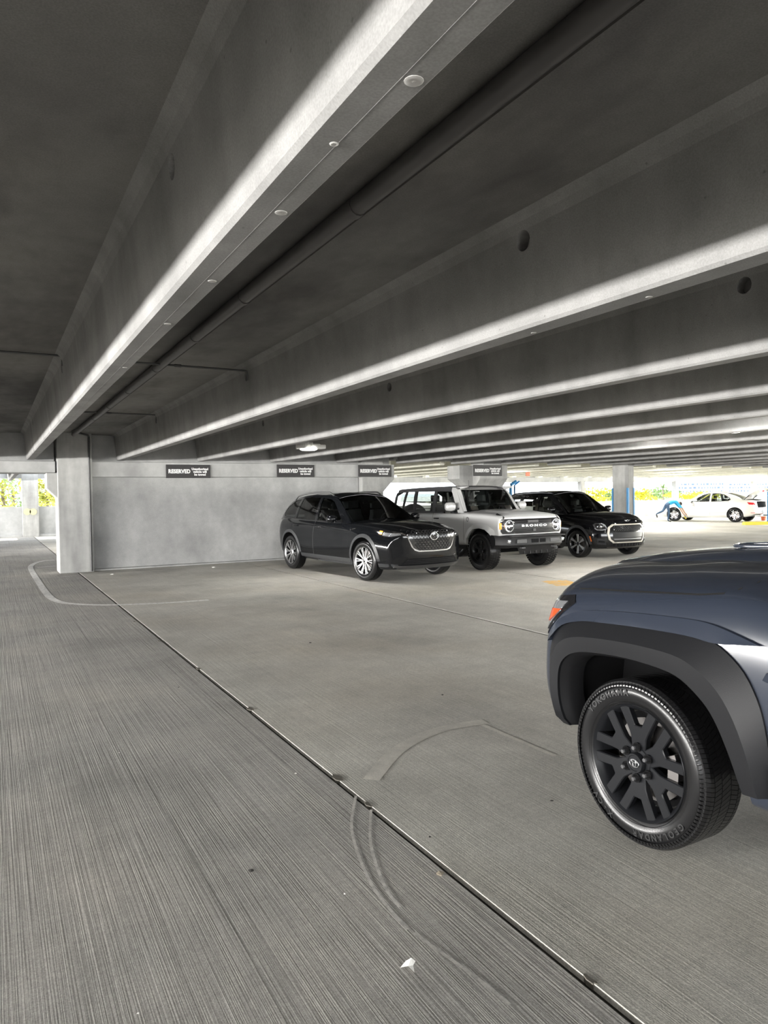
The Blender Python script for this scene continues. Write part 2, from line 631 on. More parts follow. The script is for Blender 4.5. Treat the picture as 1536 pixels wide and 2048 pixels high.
MB().box(p5.x - .02, p5.x + .82, p5.y - .02, p5.y + .82, .02, 1.55).build('painted_band', M['blue'], c5)
# blue downpipe beside the column behind the fourth sign
dp = MB().tube([(14.62, 17.7, 2.02), (14.42, 17.7, 1.92), (14.40, 17.7, 1.8), (14.40, 17.7, .03)], .05, 10).tube([(14.75, 17.7, 2.02), (14.56, 17.7, 1.9), (14.55, 17.7, .03)], .03, 8)
tag(dp.build('downpipe', M['blue'], smooth=40), 'blue painted downpipe standing beside the column behind the fourth sign', 'pipe')

# ---- infill wall
wl = MB().box(2.05, 8.93, 17.56, 17.80, 0, zl0 + .02).build('wall_back', M['wall'])
struct(wl, 'grey concrete infill wall below the reserved signs')
MB().box(2.05, 8.93, 17.36, 17.56, 0, .035).build('kerb', M['wall'], wl, bevel=.008, seg=1)

# ---- far facades: parapet, posts, header
sill = at(20, 1014, 1, YF).z
head = at(20, 957, 1, YF).z
fw = MB().box(X0, XJ, YF, YF + .2, 0, sill).build('wall_far_left', M['parapet'] if 'parapet' in M else M['wall'])
struct(fw, 'weathered concrete parapet at the far end of the left passage')
struct(MB().box(X0, XJ, YF, YF + .3, head, ZS + .4).build('trim_1', M['wall']), 'concrete header over the far left openings')
struct(MB().box(X0, XJ, YF - .25, YF, 0, .10).build('trim_3', M['wall'], bevel=.01), 'low concrete kerb below the far left parapet')
xp0, xp1 = at(44, 1000, 1, YF - .3).x, at(77, 1000, 1, YF - .3).x
fc = column('column', xp0, xp1, YF - .35, YF + .25, ZS + .1, 'stained concrete column between the two far left openings')
for px in (54.5, 66.5):
    q = at(px, 1023.5, 1, YF - .36)
    MB().lathe([(YF - .36, .15), (YF - .375, .15), (YF - .375, .001)], 20, 1, (q.x, 0, q.z)).build('reflector_disc', M['disc'] if 'disc' in M else M['yellow'], fc)
for n in (-3, -2, -1, 1, 2):
    column('column', xp0 + 7.6 * n, xp1 + 7.6 * n, YF - .35, YF + .25, ZS + .1, 'concrete facade column of the far left parapet out of the passage view')
struct(MB().box(XJ - .1, XJ + .1, YR, YF + .2, 0, ZS + .4).build('wall_far_return', M['wall']), 'concrete return wall hidden behind the infill wall')
rs, rh = at(1300, 1000.6, 1, YR).z, at(1300, 963.5, 1, YR).z
fr_ = MB().box(XJ, X1, YR, YR + .2, 0, rs).build('wall_far_right', M['wall'])
struct(fr_, 'pale concrete parapet of the far right facade')
struct(MB().box(XJ, X1, YR - .02, YR + .3, rh, ZS + .4).build('trim_2', M['wall']), 'concrete header over the far right openings')
struct(MB().box(XJ, X1, YR - .35, YR, 0, .12).build('trim_4', M['wall'], bevel=.01), 'low concrete kerb below the far right parapet')
for px in (1164, 1352, 1509):
    q = at(px, 980, 1, YR)
    column('facade_post', q.x - .16, q.x + .16, YR - .1, YR + .22, rh + .05, 'slim concrete facade post at the far right openings, ' + {1164: 'above the roof of the small black car', 1352: 'behind the stooping person', 1509: 'behind the open boot lid of the white car'}[px])
q = at(1352, 1000, 1, YR - .12)
MB().box(q.x - .22, q.x - .12, YR - .13, YR - .1, .1, 1.75).build('corner_guard', M['blue'], bpy.data.objects['facade_post.001'])
# parapets on the open sides out of view
struct(MB().box(X1 - .2, X1, YB, YR, 0, 1.05).build('wall_right', M['wall']), 'concrete parapet along the right edge of the deck')
struct(MB().box(X0, X1, YB - .2, YB, 0, 1.05).build('wall_behind', M['wall']), 'concrete parapet behind the viewer')

struct(MB().box(X0 - .2, X0, YB, YF, 0, 1.22).build('wall_left', M['wall']), 'concrete parapet along the left edge of the deck')
struct(MB().box(X0 - .2, X0, YB, YF, 1.88, ZS + .4).build('trim_5', M['wall']), 'concrete header along the left edge of the deck')  # unseen edge; slot below kept to the height of the added strip light
# ---- outside ground
struct(MB().box(-300, 700, -300, 900, -1.2, -.32).build('ground', M['ground']), 'pale sunlit paving around the deck')
struct(MB().box(-90, X0, -60, 90, -.31, -.02).build('apron', M['ground']), 'sunlit concrete apron along the open left side')

# ---- sky portals in the open sides
portal(((XJ + X1) / 2, YR + .3, (rs + rh) / 2), (R(-90), 0, 0), X1 - XJ, rh - rs)
portal(((X0 + XJ) / 2, YF + .3, (sill + head) / 2), (R(-90), 0, 0), XJ - X0, head - sill)
# ================================================================ ceiling services, lamps and signs
M['lamp_white'] = simple('lamp_housing', (0.72, 0.72, 0.70), 0.45)
M['lens'] = simple('lamp_lens', (0.9, 0.9, 0.9), 0.4, emit=(1.0, 0.97, 0.92), es=7.0)


def garage_lamp(p, label, power=110.0, fins=True):
    t = thing('ceiling_lamp', label, 'lamp', p, 0, 'finned ceiling lamps of the deck')
    MB().box(-.17, .17, -.10, .10, .0, .07).build('housing', M['lamp_white'], t, bevel=.02)
    if fins:
        for k in range(9):
            MB().box(-.16 + k * .022, -.154 + k * .022, -.125, .125, -.005, .085).build('fin', M['lamp_white'], t)
    MB().box(.06, .26, -.09, .09, -.005, .06).build('driver_box', M['lamp_white'], t, bevel=.015)
    MB().lathe([(-.03, .001), (-.03, .10), (-.018, .13), (.005, .135)], 20, 2).build('lens', M['lens'], t, smooth=40)
    t.scale = (1.25, 1.25, 1.25) if fins else (1, 1, 1)
    MB().tube([(0, 0, .06), (0, 0, (ZS - p[2]) / t.scale.z - .002)], .012, 8).build('stem', M['lamp_white'], t)
    l = bpy.data.lights.new('lamp_light', 'AREA')
    l.shape = 'DISK'
    l.size, l.energy, l.color = .26, power, (1.0, 0.98, 0.945)
    o = bpy.data.objects.new('lamp_light', l)
    C.objects.link(o)
    o.parent = t
    o.location = (0, 0, -.036)
    return t


q = at(617, 897, 0, STEM0 + DST * 2.45)
garage_lamp((q.x, q.y, q.z), 'lit finned ceiling lamp hanging above the second reserved sign', 45)
q = at(1465, 861, 0, STEM0 + DST * 5.5)
garage_lamp((q.x, q.y, q.z), 'bright ceiling lamp hanging high on the right, nearest the viewer', 60)
LZ = 2.62
for px, py, lab in ((1312, 942.5, 'far ceiling lamp over the parapet behind the stooping person'), (1397, 953, 'far ceiling lamp above the roof of the white car')):
    p = at(px, py, 2, LZ)
    garage_lamp((p.x, p.y, LZ), lab, fins=False)
for i, (kx, y) in enumerate(((-1.5, 1.5), (-1.5, 6.5), (-1.5, 12), (-4.5, 1), (-4.5, 8), (-4.5, 14), (-8.5, 3), (-8.5, 12), (-.5, -4), (1.5, -2.5), (3.5, -3), (5.5, -2.5),
                              (4.5, 1.5), (4.5, 6.5), (5.5, 4.5), (5.5, 10), (7.5, 2), (7.5, 8), (9.5, 5), (9.5, 11), (11.5, 3), (11.5, 9), (13.5, 6), (13.5, 13), (16.5, 8), (18.5, 13), (20.5, 5), (-3.5, 26), (1.5, 26), (9.5, 24), (14.5, 23), (18.5, 21), (22.5, 24), (12.5, 20.5), (16.5, 26), (20.5, 28))):  # fill lamps added mostly out of sight to brighten floor and far bay
    garage_lamp((STEM0 + DST * kx, y, 2.82), 'added fill lamp hung between the beams, one of those brightening the deck', 150 if y > 18 and kx > 8 else 170 if y > 18 else 34 if kx < 2 and y > -2 else 78, fins=False)

# ---- pipe hung below the nearest deck joint, ending in a drop along the column
jx = TJ[6] if abs(TJ[6] - 1.74) < .5 else min(TJ, key=lambda v: abs(v - 1.74))
pp = thing('drain_pipe', 'dark pipe running along the ceiling joint beside the nearest beam', 'pipe', (1.635, 0, 0))
MB().tube([(0, YB + .1, ZS - .052), (0, 16.95, ZS - .052)], .047, 14).build('pipe', M['pipe'], pp, smooth=50)
MB().box(.075, .105, YB + .1, 16.2, ZS - .035, ZS - .001).build('sealant_lip', M['joint'], pp)
for y in (3.2, 5.0, 6.4, 8.1, 9.9, 11.6, 13.4):
    MB().tube([(0, y - .03, ZS - .056), (0, y + .03, ZS - .056)], .0495, 14).build('coupling', M['pipe'], pp, smooth=50)
MB().tube([(.10, 15.0, ZS - .02), (-.06, 16.6, ZS - .02), (.30, 17.06, ZS - .05), (.33, 17.16, ZS - .09), (.33, 17.17, .02)], .022, 8).build('drop_pipe', M['conduit'], pp, smooth=50)

# ---- thin conduits through the beam sleeves
for (a, b), lab in ((((290, 721), (495, 742)), 'thin dark conduit crossing the ceiling right of the nearest beam, nearer one'),
                    (((178, 820), (313, 830)), 'thin dark conduit crossing the ceiling right of the nearest beam, close to the column'),
                    (((0, 699), (125, 712)), 'thin dark conduit crossing the ceiling left of the nearest beam, nearer one'),
                    (((0, 813), (66, 818)), 'thin dark conduit crossing the ceiling left of the nearest beam, farther one')):
    k = 1 if a[0] > 100 else 0
    p = at(b[0], b[1], 0, STEM0 + DST * k - .12)
    x0 = STEM0 + DST * (k - 1) + .10
    t = thing('conduit', lab, 'conduit', (0, p.y, p.z))
    MB().tube([(x0, 0, 0), (p.x - .015, 0, 0), (p.x - .005, 0, -.01), (p.x - .002, 0, -.10)], .011, 8).build('tube', M['conduit'], t, smooth=50)
    MB().tube([(x0 + .85, 0, 0), (x0 + .92, 0, 0)], .017, 8).build('coupling', M['conduit'], t, smooth=50)

# ---- reserved signs
M['sign'] = simple('sign_board', (0.035, 0.033, 0.034), 0.55)
M['sign_white'] = simple('sign_lettering', (0.85, 0.85, 0.85), 0.5)
for (a, b, c, d), w in (((332, 929, 421, 954), 'first reserved sign from the left, alone on the girder'), ((554, 929, 629, 953), 'second reserved sign from the left, below the hanging lamp'),
                        ((717, 930, 783, 952), 'third reserved sign from the left, in front of the column at the wall end'), ((947, 930, 1004, 951), 'fourth reserved sign, on the flared column above the silver car')):
    y = 16.96 if a > 900 else YG - .04
    p, q = at(a, b, 1, y), at(c, d, 1, y)
    z1, z0 = p.z, p.z - .32
    t = thing('reserved_sign', 'dark ' + w, 'sign', ((p.x + q.x) / 2, y, z0), 0, 'reserved parking signs on the girder')
    hw = (q.x - p.x) / 2
    MB().box(-hw, hw, 0, .03, 0, .32).build('board', M['sign'], t, bevel=.004, seg=1)
    def lay(me, x, z):
        o = link('lettering', me, M['sign_white'], t)
        o.rotation_euler = (R(90), 0, 0)
        o.location = (x, -.003, z)
    lay(text_mesh('RESERVED', .128, .002, .0065, spacing=1.06, sx=.86), -hw + .31, .155)
    for k, s in enumerate(('Unauthorized', 'vehicle will', 'be towed')):
        lay(text_mesh(s, .072, .002, .004, spacing=1.06, sx=.95), hw - .255, .215 - k * .067)
# ================================================================ car toolkit (local axes: x forward, y left, z up)
from mathutils.geometry import tessellate_polygon


def paint(name, col, rough=0.28, metal=0.0, flake=0.0):
    m = simple(name, col, rough, metal, coat=0.0 if max(col) < .02 else 0.5)
    return m


M['tire'] = simple('tire_rubber', (0.009, 0.009, 0.0095), 0.27, spec=.4, noise=0.15, nscale=60)
M['well'] = simple('wheel_well', (0.006, 0.006, 0.0065), 0.9, spec=.15)
M['trim_black'] = simple('black_trim', (0.011, 0.011, 0.012), 0.42, spec=.3)
M['gloss_black'] = simple('gloss_black', (0.010, 0.010, 0.011), 0.12, coat=0.6)
M['chrome'] = simple('chrome', (0.80, 0.80, 0.81), 0.12, 1.0)
M['satin'] = simple('satin_silver', (0.62, 0.62, 0.63), 0.32, 1.0)
M['dark_satin'] = simple('dark_satin', (0.16, 0.16, 0.165), 0.35, 0.9)
M['amber'] = simple('amber_lens', (0.95, 0.38, 0.02), 0.2, emit=(1.0, 0.35, 0.02), es=0.35)
M['red_lens'] = simple('red_lens', (0.55, 0.02, 0.03), 0.15)
M['lamp_clear'] = simple('lamp_reflector', (0.75, 0.77, 0.8), 0.12, 0.85)
M['led'] = simple('lit_lamp', (0.95, 0.95, 0.95), 0.2, emit=(1.0, 0.98, 0.95), es=1.0)
M['glass'] = glass('car_glass', (0.62, 0.66, 0.64))
M['glass_dark'] = glass('privacy_glass', (0.10, 0.11, 0.11))
M['glass_mid'] = glass('tinted_glass', (0.40, 0.43, 0.42))
M['cabin'] = simple('cabin_black', (0.020, 0.020, 0.022), 0.7)
M['seat'] = simple('seat_cloth', (0.045, 0.046, 0.05), 0.75)
M['seam'] = simple('panel_gap', (0.004, 0.004, 0.004), 0.9)
M['disc_steel'] = simple('brake_steel', (0.20, 0.19, 0.185), 0.4, 1.0)
M['plate'] = simple('plate_white', (0.75, 0.75, 0.72), 0.5)


def clip_half(poly, ax, v, keep_less):
    out = []
    n = len(poly)
    for i in range(n):
        a, b = poly[i], poly[(i + 1) % n]
        ia = (a[ax] <= v) if keep_less else (a[ax] >= v)
        ib = (b[ax] <= v) if keep_less else (b[ax] >= v)
        if ia:
            out.append(a)
        if ia != ib:
            t = (v - a[ax]) / (b[ax] - a[ax])
            out.append((a[0] + (b[0] - a[0]) * t, a[1] + (b[1] - a[1]) * t))
    return out


def cells(poly, cu, cv):
    u0, u1 = min(p[0] for p in poly), max(p[0] for p in poly)
    v0, v1 = min(p[1] for p in poly), max(p[1] for p in poly)
    nu, nv = max(1, math.ceil((u1 - u0) / cu - 1e-6)), max(1, math.ceil((v1 - v0) / cv - 1e-6))
    res = []
    for i in range(nu):
        s = clip_half(clip_half(poly, 0, u0 + (u1 - u0) * i / nu, False), 0, u0 + (u1 - u0) * (i + 1) / nu, True)
        if len(s) < 3:
            continue
        for j in range(nv):
            q = clip_half(clip_half(s, 1, v0 + (v1 - v0) * j / nv, False), 1, v0 + (v1 - v0) * (j + 1) / nv, True)
            r = []
            for p in q:
                if not r or (abs(p[0] - r[-1][0]) + abs(p[1] - r[-1][1])) > 1e-6:
                    r.append(p)
            if len(r) >= 3:
                res.append(r)
    return res


def arc(cx, cz, r, a0, a1, n=24, rz=None):
    return [(cx + r * math.cos(R(lerp(a0, a1, i / n))), cz + (rz or r) * math.sin(R(lerp(a0, a1, i / n)))) for i in range(n + 1)]


class Car:
    def __init__(s, name, label, loc, rz, paint_mat, T, xr, xf, cab, wheels, nose, tail, arch, axle, sub=1, cat='car'):
        s.root = thing(name, label, cat, loc, rz)
        s.T, s.xr, s.xf, s.cab, s.pm, s.axle = T, xr, xf, cab, paint_mat, axle
        s.nose, s.tail = nose, tail          # dict(start, prof=[(z,dx)], bend, pw)
        s.arch = arch
        s._body(sub)

    # ---- lower body -------------------------------------------------
    def sec(s, x):
        T = s.T
        g = {k: interp(T[k], x) for k in ('zb', 'yb', 'zm', 'ym', 'zs', 'ys', 'zc')}
        zb, yb, zm, ym, zs, ys, zc = (g[k] for k in ('zb', 'yb', 'zm', 'ym', 'zs', 'ys', 'zc'))
        pts = [(0, zb), (yb * .5, zb), (yb - .06, zb), (yb, zb + .035), (lerp(yb, ym, .75), lerp(zb, zm, .45)), (ym, zm),
               (lerp(ym, ys, .22), lerp(zm, zs, .5)), (lerp(ym, ys, .62), lerp(zm, zs, .82)), (ys, zs - .02), (ys - .025, zs)]
        if s.cab[0] < x < s.cab[1]:
            pts += [(ys - .085, zs), (ys - .11, zs - .3), (ys * .5, zs - .33), (0, zs - .33)]
        else:
            pts += [(ys * .80, lerp(zs, zc, .55)), (ys * .55, lerp(zs, zc, .85)), (ys * .28, lerp(zs, zc, .97)), (0, zc)]
        return pts

    def bend(s, x, y, z):
        for e, sg in ((s.nose, 1), (s.tail, -1)):
            x_end = s.xf if sg > 0 else s.xr
            t = (x - e['start']) / (x_end - e['start'])
            if t > 0:
                w = abs(y) / e['w']
                x += sg * t ** e.get('tp', 1.5) * (interp(e['prof'], z) - e['bend'] * min(w, 1.1) ** e['pw'])
        return x

    def _body(s, sub):
        xs = set()
        n = 44
        for i in range(n + 1):
            xs.add(round(lerp(s.xr, s.xf, i / n), 4))
        xs |= {s.xf - .03, s.xf - .08, s.xr + .03, s.xr + .08}
        for c in s.cab:
            xs = {x for x in xs if abs(x - c) > .045}
            xs |= {c - .012, c + .012}
        xs = sorted(xs)
        rings = []
        for x in xs:
            h = s.sec(x)
            full = [(-y, z) for y, z in h[:0:-1]] + h[:-1] if False else None
            ring = [(s.bend(x, -y, z), -y, z) for y, z in h] + [(s.bend(x, y, z), y, z) for y, z in h[-2:0:-1]]
            rings.append(ring)
        m = MB()
        m.loft(rings, True, False)
        # end caps as grids across the car
        for idx, x in ((0, s.xr), (len(xs) - 1, s.xf)):
            h = s.sec(x)
            rows = []
            for y, z in h:
                rows.append([(s.bend(x, lerp(-y, y, j / 12), z), lerp(-y, y, j / 12), z) for j in range(13)])
            m.grid(rows)
        me = bpy.data.meshes.new('body')
        me.from_pydata([tuple(p) for p in m.v], [], m.f)
        bm = bmesh.new()
        bm.from_mesh(me)
        bmesh.ops.remove_doubles(bm, verts=bm.verts, dist=2e-4)
        bmesh.ops.dissolve_degenerate(bm, edges=bm.edges, dist=1e-4)
        bmesh.ops.recalc_face_normals(bm, faces=bm.faces)
        bm.to_mesh(me)
        bm.free()
        me.materials.append(s.pm)
        o = bpy.data.objects.new('body', me)
        C.objects.link(o)
        sm = o.modifiers.new('s', 'SUBSURF')
        sm.levels = sm.render_levels = sub
        dg = bpy.context.evaluated_depsgraph_get()
        dg.update()
        me2 = bpy.data.meshes.new_from_object(o.evaluated_get(dg))
        o.modifiers.clear()
        o.data = me2
        bm = bmesh.new()
        bm.from_mesh(me2)
        s.bvh = BVHTree.FromBMesh(bm)
        bm.free()
        cs = []
        for sg in (-1, 1):
            for poly in s.arch:
                c = MB().prism(poly, 1, sg * .52, sg * 1.3).build('cutter', M['well'])
                cs.append(c)
        for c in cs:
            md = o.modifiers.new('c', 'BOOLEAN')
            md.solver = 'EXACT'
            md.object = c
            md.material_mode = 'TRANSFER'
        dg = bpy.context.evaluated_depsgraph_get()
        dg.update()
        me3 = bpy.data.meshes.new_from_object(o.evaluated_get(dg))
        o.modifiers.clear()
        o.data = me3
        for c in cs:
            bpy.data.objects.remove(c)
        for p in me3.polygons:
            p.use_smooth = True
        me3.set_sharp_from_angle(angle=R(38))
        o.parent = s.root
        s.body = o

    # ---- greenhouse shell (for projection only) -----------------------
    def shell(s, G):
        """G: zb,yb (belt), zr,yr (rail), cr (crown) tables over x; xs range"""
        m = MB()
        rings = []
        n = 60
        for i in range(n + 1):
            x = lerp(G['x'][0], G['x'][1], i / n)
            zb, yb, zr, yr, cr = (interp(G[k], x) for k in ('zb', 'yb', 'zr', 'yr', 'cr'))
            zr = max(zr, zb + .004)
            h = [(yb, zb - .06), (yb, zb), (lerp(yb, yr, .33) + .012, lerp(zb, zr, .36)), (lerp(yb, yr, .66) + .012, lerp(zb, zr, .70)),
                 (yr + .006, lerp(zb, zr, .93)), (yr - .03, zr), (yr * .8, zr + cr * .40), (yr * .5, zr + cr * .78), (yr * .25, zr + cr * .95), (0, zr + cr)]
            rings.append([(x, -y, z) for y, z in h] + [(x, y, z) for y, z in h[-2::-1]])
        m.grid(rings)
        s.gbvh = BVHTree.FromPolygons([Vector(v) for v in m.v], m.f)
        return m

    def ray(s, u, v, view, bvh):
        if view == 'R':
            o, d = Vector((u, -4, v)), Vector((0, 1, 0))
        elif view == 'L':
            o, d = Vector((u, 4, v)), Vector((0, -1, 0))
        elif view == 'F':
            o, d = Vector((6, u, v)), Vector((-1, 0, 0))
        elif view == 'B':
            o, d = Vector((-6, u, v)), Vector((1, 0, 0))
        else:
            o, d = Vector((u, v, 5)), Vector((0, 0, -1))
        h = bvh.ray_cast(o, d)
        if h[0] is None:
            q = bvh.find_nearest(o + d * (3.1 if view in 'RL' else 3.9))
            return o + d * max(0.1, (q[0] - o).dot(d)), d
        return h[0], d

    def panel(s, name, poly, view, mat, off=.004, thick=.012, cell=(.10, .10), bvh=None, parent=None, sym=False, smooth=35, label=None, holes=None):
        bvh = bvh or s.bvh
        bm = bmesh.new()
        vm = {}
        if holes:
            loops = [[Vector((p[0], p[1], 0)) for p in L_] for L_ in [poly] + list(holes)]
            flat = [p for L_ in loops for p in L_]
            pieces = []
            for t_ in tessellate_polygon(loops):
                pieces += cells([(flat[i].x, flat[i].y) for i in t_], *cell)
        else:
            pieces = cells(poly, *cell)
        for q in pieces:
            vs = []
            for u, v in q:
                k = (round(u, 4), round(v, 4))
                if k not in vm:
                    h, d = s.ray(u, v, view, bvh)
                    vm[k] = bm.verts.new(h - d * off)
                if not vs or (vm[k] is not vs[-1] and vm[k] is not vs[0]):
                    vs.append(vm[k])
            if len(vs) >= 3:
                try:
                    bm.faces.new(vs)
                except ValueError:
                    pass
        bmesh.ops.remove_doubles(bm, verts=bm.verts, dist=5e-4)
        _, d = s.ray(poly[0][0], poly[0][1], view, bvh)
        if thick:
            be = [e for e in bm.edges if e.is_boundary]
            r = bmesh.ops.extrude_edge_only(bm, edges=be)
            for g in r['geom']:
                if isinstance(g, bmesh.types.BMVert):
                    g.co += d * thick
        bmesh.ops.recalc_face_normals(bm, faces=bm.faces)
        # face outward
        if bm.faces:
            f = max(bm.faces, key=lambda f: f.calc_area())
            if f.normal.dot(d) > 0:
                bmesh.ops.reverse_faces(bm, faces=bm.faces)
        me = bpy.data.meshes.new(name)
        bm.to_mesh(me)
        bm.free()
        o = link(name, me, mat, parent or s.root, smooth)
        if label:
            o['label'] = label
        if sym:
            s.mirror(o, parent)
        return o

    def mirror(s, o, parent=None):
        me = o.data.copy()
        for v in me.vertices:
            v.co.y = -v.co.y
        me.flip_normals()
        c = bpy.data.objects.new(o.name.split('.')[0], me)
        C.objects.link(c)
        c.parent = parent or s.root
        return c

    def strip(s, name, A, B, view, mat, off=.01, off2=None, thick=.02, parent=None, sym=True, rows=2, bvh=None):
        """band between two point lists, projected on the body; off at A, off2 at B"""
        off2 = off if off2 is None else off2
        top = []
        for a, b in zip(A, B):
            row = []
            for j in range(rows + 1):
                t = j / rows
                h, d = s.ray(lerp(a[0], b[0], t), lerp(a[1], b[1], t), view, bvh or s.bvh)
                row.append(h - d * lerp(off, off2, t))
            top.append(row)
        m = MB()
        m.grid(top)
        edge = [r_[0] for r_ in top] + list(top[-1][1:-1]) + [r_[-1] for r_ in reversed(top)] + list(reversed(top[0][1:-1]))
        low = [p + d * (thick + max(off, off2)) for p in edge]
        n = len(edge)
        m.add(edge + low, [(i, (i + 1) % n, (i + 1) % n + n, i + n) for i in range(n)])
        o = m.build(name, mat, parent or s.root, smooth=40)
        if sym:
            s.mirror(o, parent)
        return o

    def seam(s, path, view='R', w=.006, sym=True, bvh=None, mat=None, name='panel_gap', off=.0012):
        """thin gap line along a 2D path"""
        pts = []
        for i in range(len(path) - 1):
            k = max(1, int(math.dist(path[i], path[i + 1]) / .06))
            for j in range(k):
                pts.append((lerp(path[i][0], path[i + 1][0], j / k), lerp(path[i][1], path[i + 1][1], j / k)))
        pts.append(path[-1])
        A, B = [], []
        for i, p in enumerate(pts):
            q0, q1 = pts[max(0, i - 1)], pts[min(len(pts) - 1, i + 1)]
            dx, dz = q1[0] - q0[0], q1[1] - q0[1]
            L = math.hypot(dx, dz) or 1
            A.append((p[0] - dz / L * w / 2, p[1] + dx / L * w / 2))
            B.append((p[0] + dz / L * w / 2, p[1] - dx / L * w / 2))
        return s.strip(name, A, B, view, mat or M['seam'], off, off, .004, sym=sym, rows=1, bvh=bvh)

    def text(s, body, size, y, z, mat, view='F', x=None, bold=0, sx=1.0, spacing=1.0, off=.004, name='badge'):
        me = text_mesh(body, size, .003, bold, spacing=spacing, sx=sx)
        h, d = s.ray(y, z, 'F', s.bvh)
        for v in me.vertices:
            yy, zz = v.co.x + y, v.co.y + z
            hh, _ = s.ray(yy, z, 'F', s.bvh)
            v.co = Vector((hh.x + off + v.co.z if x is None else x + v.co.z, yy, zz))
        # reading direction: seen from the front, +y (left side of car) is on the viewer's right
        return link(name, me, mat, s.root)

    def seats(s, xs_front, xs_rear, z, w=.36, mat=None, hr=.16, h=.52):
        for x, ys in ((xs_front, (-w, w)), (xs_rear, (-w, w))):
            if x is None:
                continue
            for y in ys:
                b = MB().loft([[(x + dx + .05 * (1 - k), y + dy * sw, z + zz) for dx, dy in ((.0, -.22), (.09, -.20), (.09, .20), (.0, .22), (-.07, .18), (-.07, -.18))]
                               for k, zz, sw in ((0, -.25, 1.0), (.4, .0, 1.02), (.8, h * .55, .95), (1.1, h * .8, .72), (1.25, h, .66))])
                o = b.build('seat', mat or M['seat'], s.root, bevel=.02)
                MB().loft([[(x - .06 + dx, y + dy, z + zz) for dx, dy in ((.05, -.12), (.07, 0), (.05, .12), (-.04, .11), (-.04, -.11))]
                           for zz in (h + .03, h + .09, h + .03 + hr)]).build('headrest', mat or M['seat'], o, bevel=.02)

    def steering(s, x, y, z):
        ring = [(x + .03 * math.sin(2 * PI * k / 20), y + .18 * math.cos(2 * PI * k / 20), z + .18 * math.sin(2 * PI * k / 20)) for k in range(21)]
        m = MB().tube(ring, .016, 6, False).tube([(x, y - .17, z), (x, y + .17, z)], .02, 6).tube([(x + .3, y, z - .1), (x, y, z)], .035, 8)
        m.build('steering_wheel', M['cabin'], s.root, smooth=60)

    def mirrors(s, x, z, ybase, size=(.11, .24, .16), mat=None, arm=None, tip=0.0):
        for sg in (-1, 1):
            a, b, c = size
            y0 = sg * ybase
            rings = []
            for t, sc_ in ((0, .55), (.12, .88), (.5, 1.0), (.85, .95), (1, .6)):
                rings.append([(x + (dx * a / 2) * sc_ - .02 * t, y0 + sg * (.07 + t * b), z + dz * c / 2 * sc_ + tip * t) for dx, dz in
                              ((-1, -.8), (-1, .8), (-.6, 1), (.5, 1), (1, .5), (1, -.5), (.5, -1), (-.6, -1))])
            o = MB().loft(rings).build('mirror', mat or s.pm, s.root, smooth=50)
            MB().loft([[(x + dx, y0 + sg * t, z - .05 + dz) for dx, dz in ((-.03, -.02), (-.03, .02), (.04, .02), (.04, -.02))] for t in (-.06, .10)]).build('mirror_arm', arm or M['trim_black'], o)

    def handles(s, pts, mat, L=.20):
        for x, z in pts:
            for sg in (-1, 1):
                h, d = s.ray(x, z, 'R' if sg < 0 else 'L', s.bvh)
                y = h.y + sg * .022
                MB().tube([(x - L / 2, h.y + sg * .0, z), (x - L / 2 + .025, y, z), (x + L / 2 - .025, y, z), (x + L / 2, h.y, z)], .013, 8).build('door_handle', mat, s.root, smooth=60)


def wheel_proto(name, rt, wt, rr, make_spokes, rim_mat, tire_mat=None, tread=None, lip_mat=None, n=56, disc=True):
    """wheel about the y axis, outer face towards -y; root mesh is the rim barrel"""
    h = wt / 2
    rim = MB().lathe([(h - .02, rr * .97), (h - .03, rr * .90), (.02, rr * .84), (-h + .05, rr * .90), (-h + .028, rr * .94), (-h + .016, rr * .985), (-h + .012, rr * 1.0), (-h + .03, rr * 1.02), (h - .03, rr * 1.02)], n, 1, close=True).build(name, lip_mat or rim_mat, None, smooth=40)
    tp = [(h - .022, rr * 1.0), (h - .004, rr * 1.12), (h, rr + (rt - rr) * .5), (h - .006, rt - .035), (h - .022, rt - .010), (h - .05, rt), (0, rt + .001),
          (-h + .05, rt), (-h + .022, rt - .010), (-h + .006, rt - .035), (-h, rr + (rt - rr) * .5), (-h + .004, rr * 1.12), (-h + .022, rr * 1.0)]
    if tread:
        g = tread
        tp = tp[:5] + [(h - .05, rt)] + sum([[(c + .006, rt + .001), (c + .005, rt - g), (c - .005, rt - g), (c - .006, rt + .001)] for c in (h * .5, h * .17, -h * .17, -h * .5)], []) + tp[7:]
    MB().lathe(tp, n, 1).build('tire', tire_mat or M['tire'], rim, smooth=40)
    make_spokes(rim)
    if disc:
        MB().lathe([(-.02, .05), (-.02, rr * .72), (.0, rr * .72), (.0, .05)], 32, 1, close=True).build('brake_disc', M['disc_steel'], rim, smooth=40)
        MB().lathe([(.01, .001), (.01, rr * .84)], 24, 1).build('backing_plate', M['well'], rim)
    return rim


def spoke_set(rim, polys, count, y0, dish, thick, mat, a0=0.0, bevel=.004, name='spoke'):
    """polys: outlines in (radial, tangential); dish(r) -> y offset"""
    for k in range(count):
        a = a0 + 2 * PI * k / count
        m = MB()
        for poly in polys:
            fr, bk = [], []
            for u, v in poly:
                x, z = u * math.cos(a) - v * math.sin(a), u * math.sin(a) + v * math.cos(a)
                y = y0 + dish(math.hypot(u, v))
                fr.append((x, y, z))
                bk.append((x, y + thick, z))
            n = len(poly)
            m.add(fr + bk, [tuple(range(n)), tuple(range(2 * n - 1, n - 1, -1))] + [(i, i + n, (i + 1) % n + n, (i + 1) % n) for i in range(n)])
        m.build(name, mat, rim, bevel=bevel, seg=1, smooth=30)


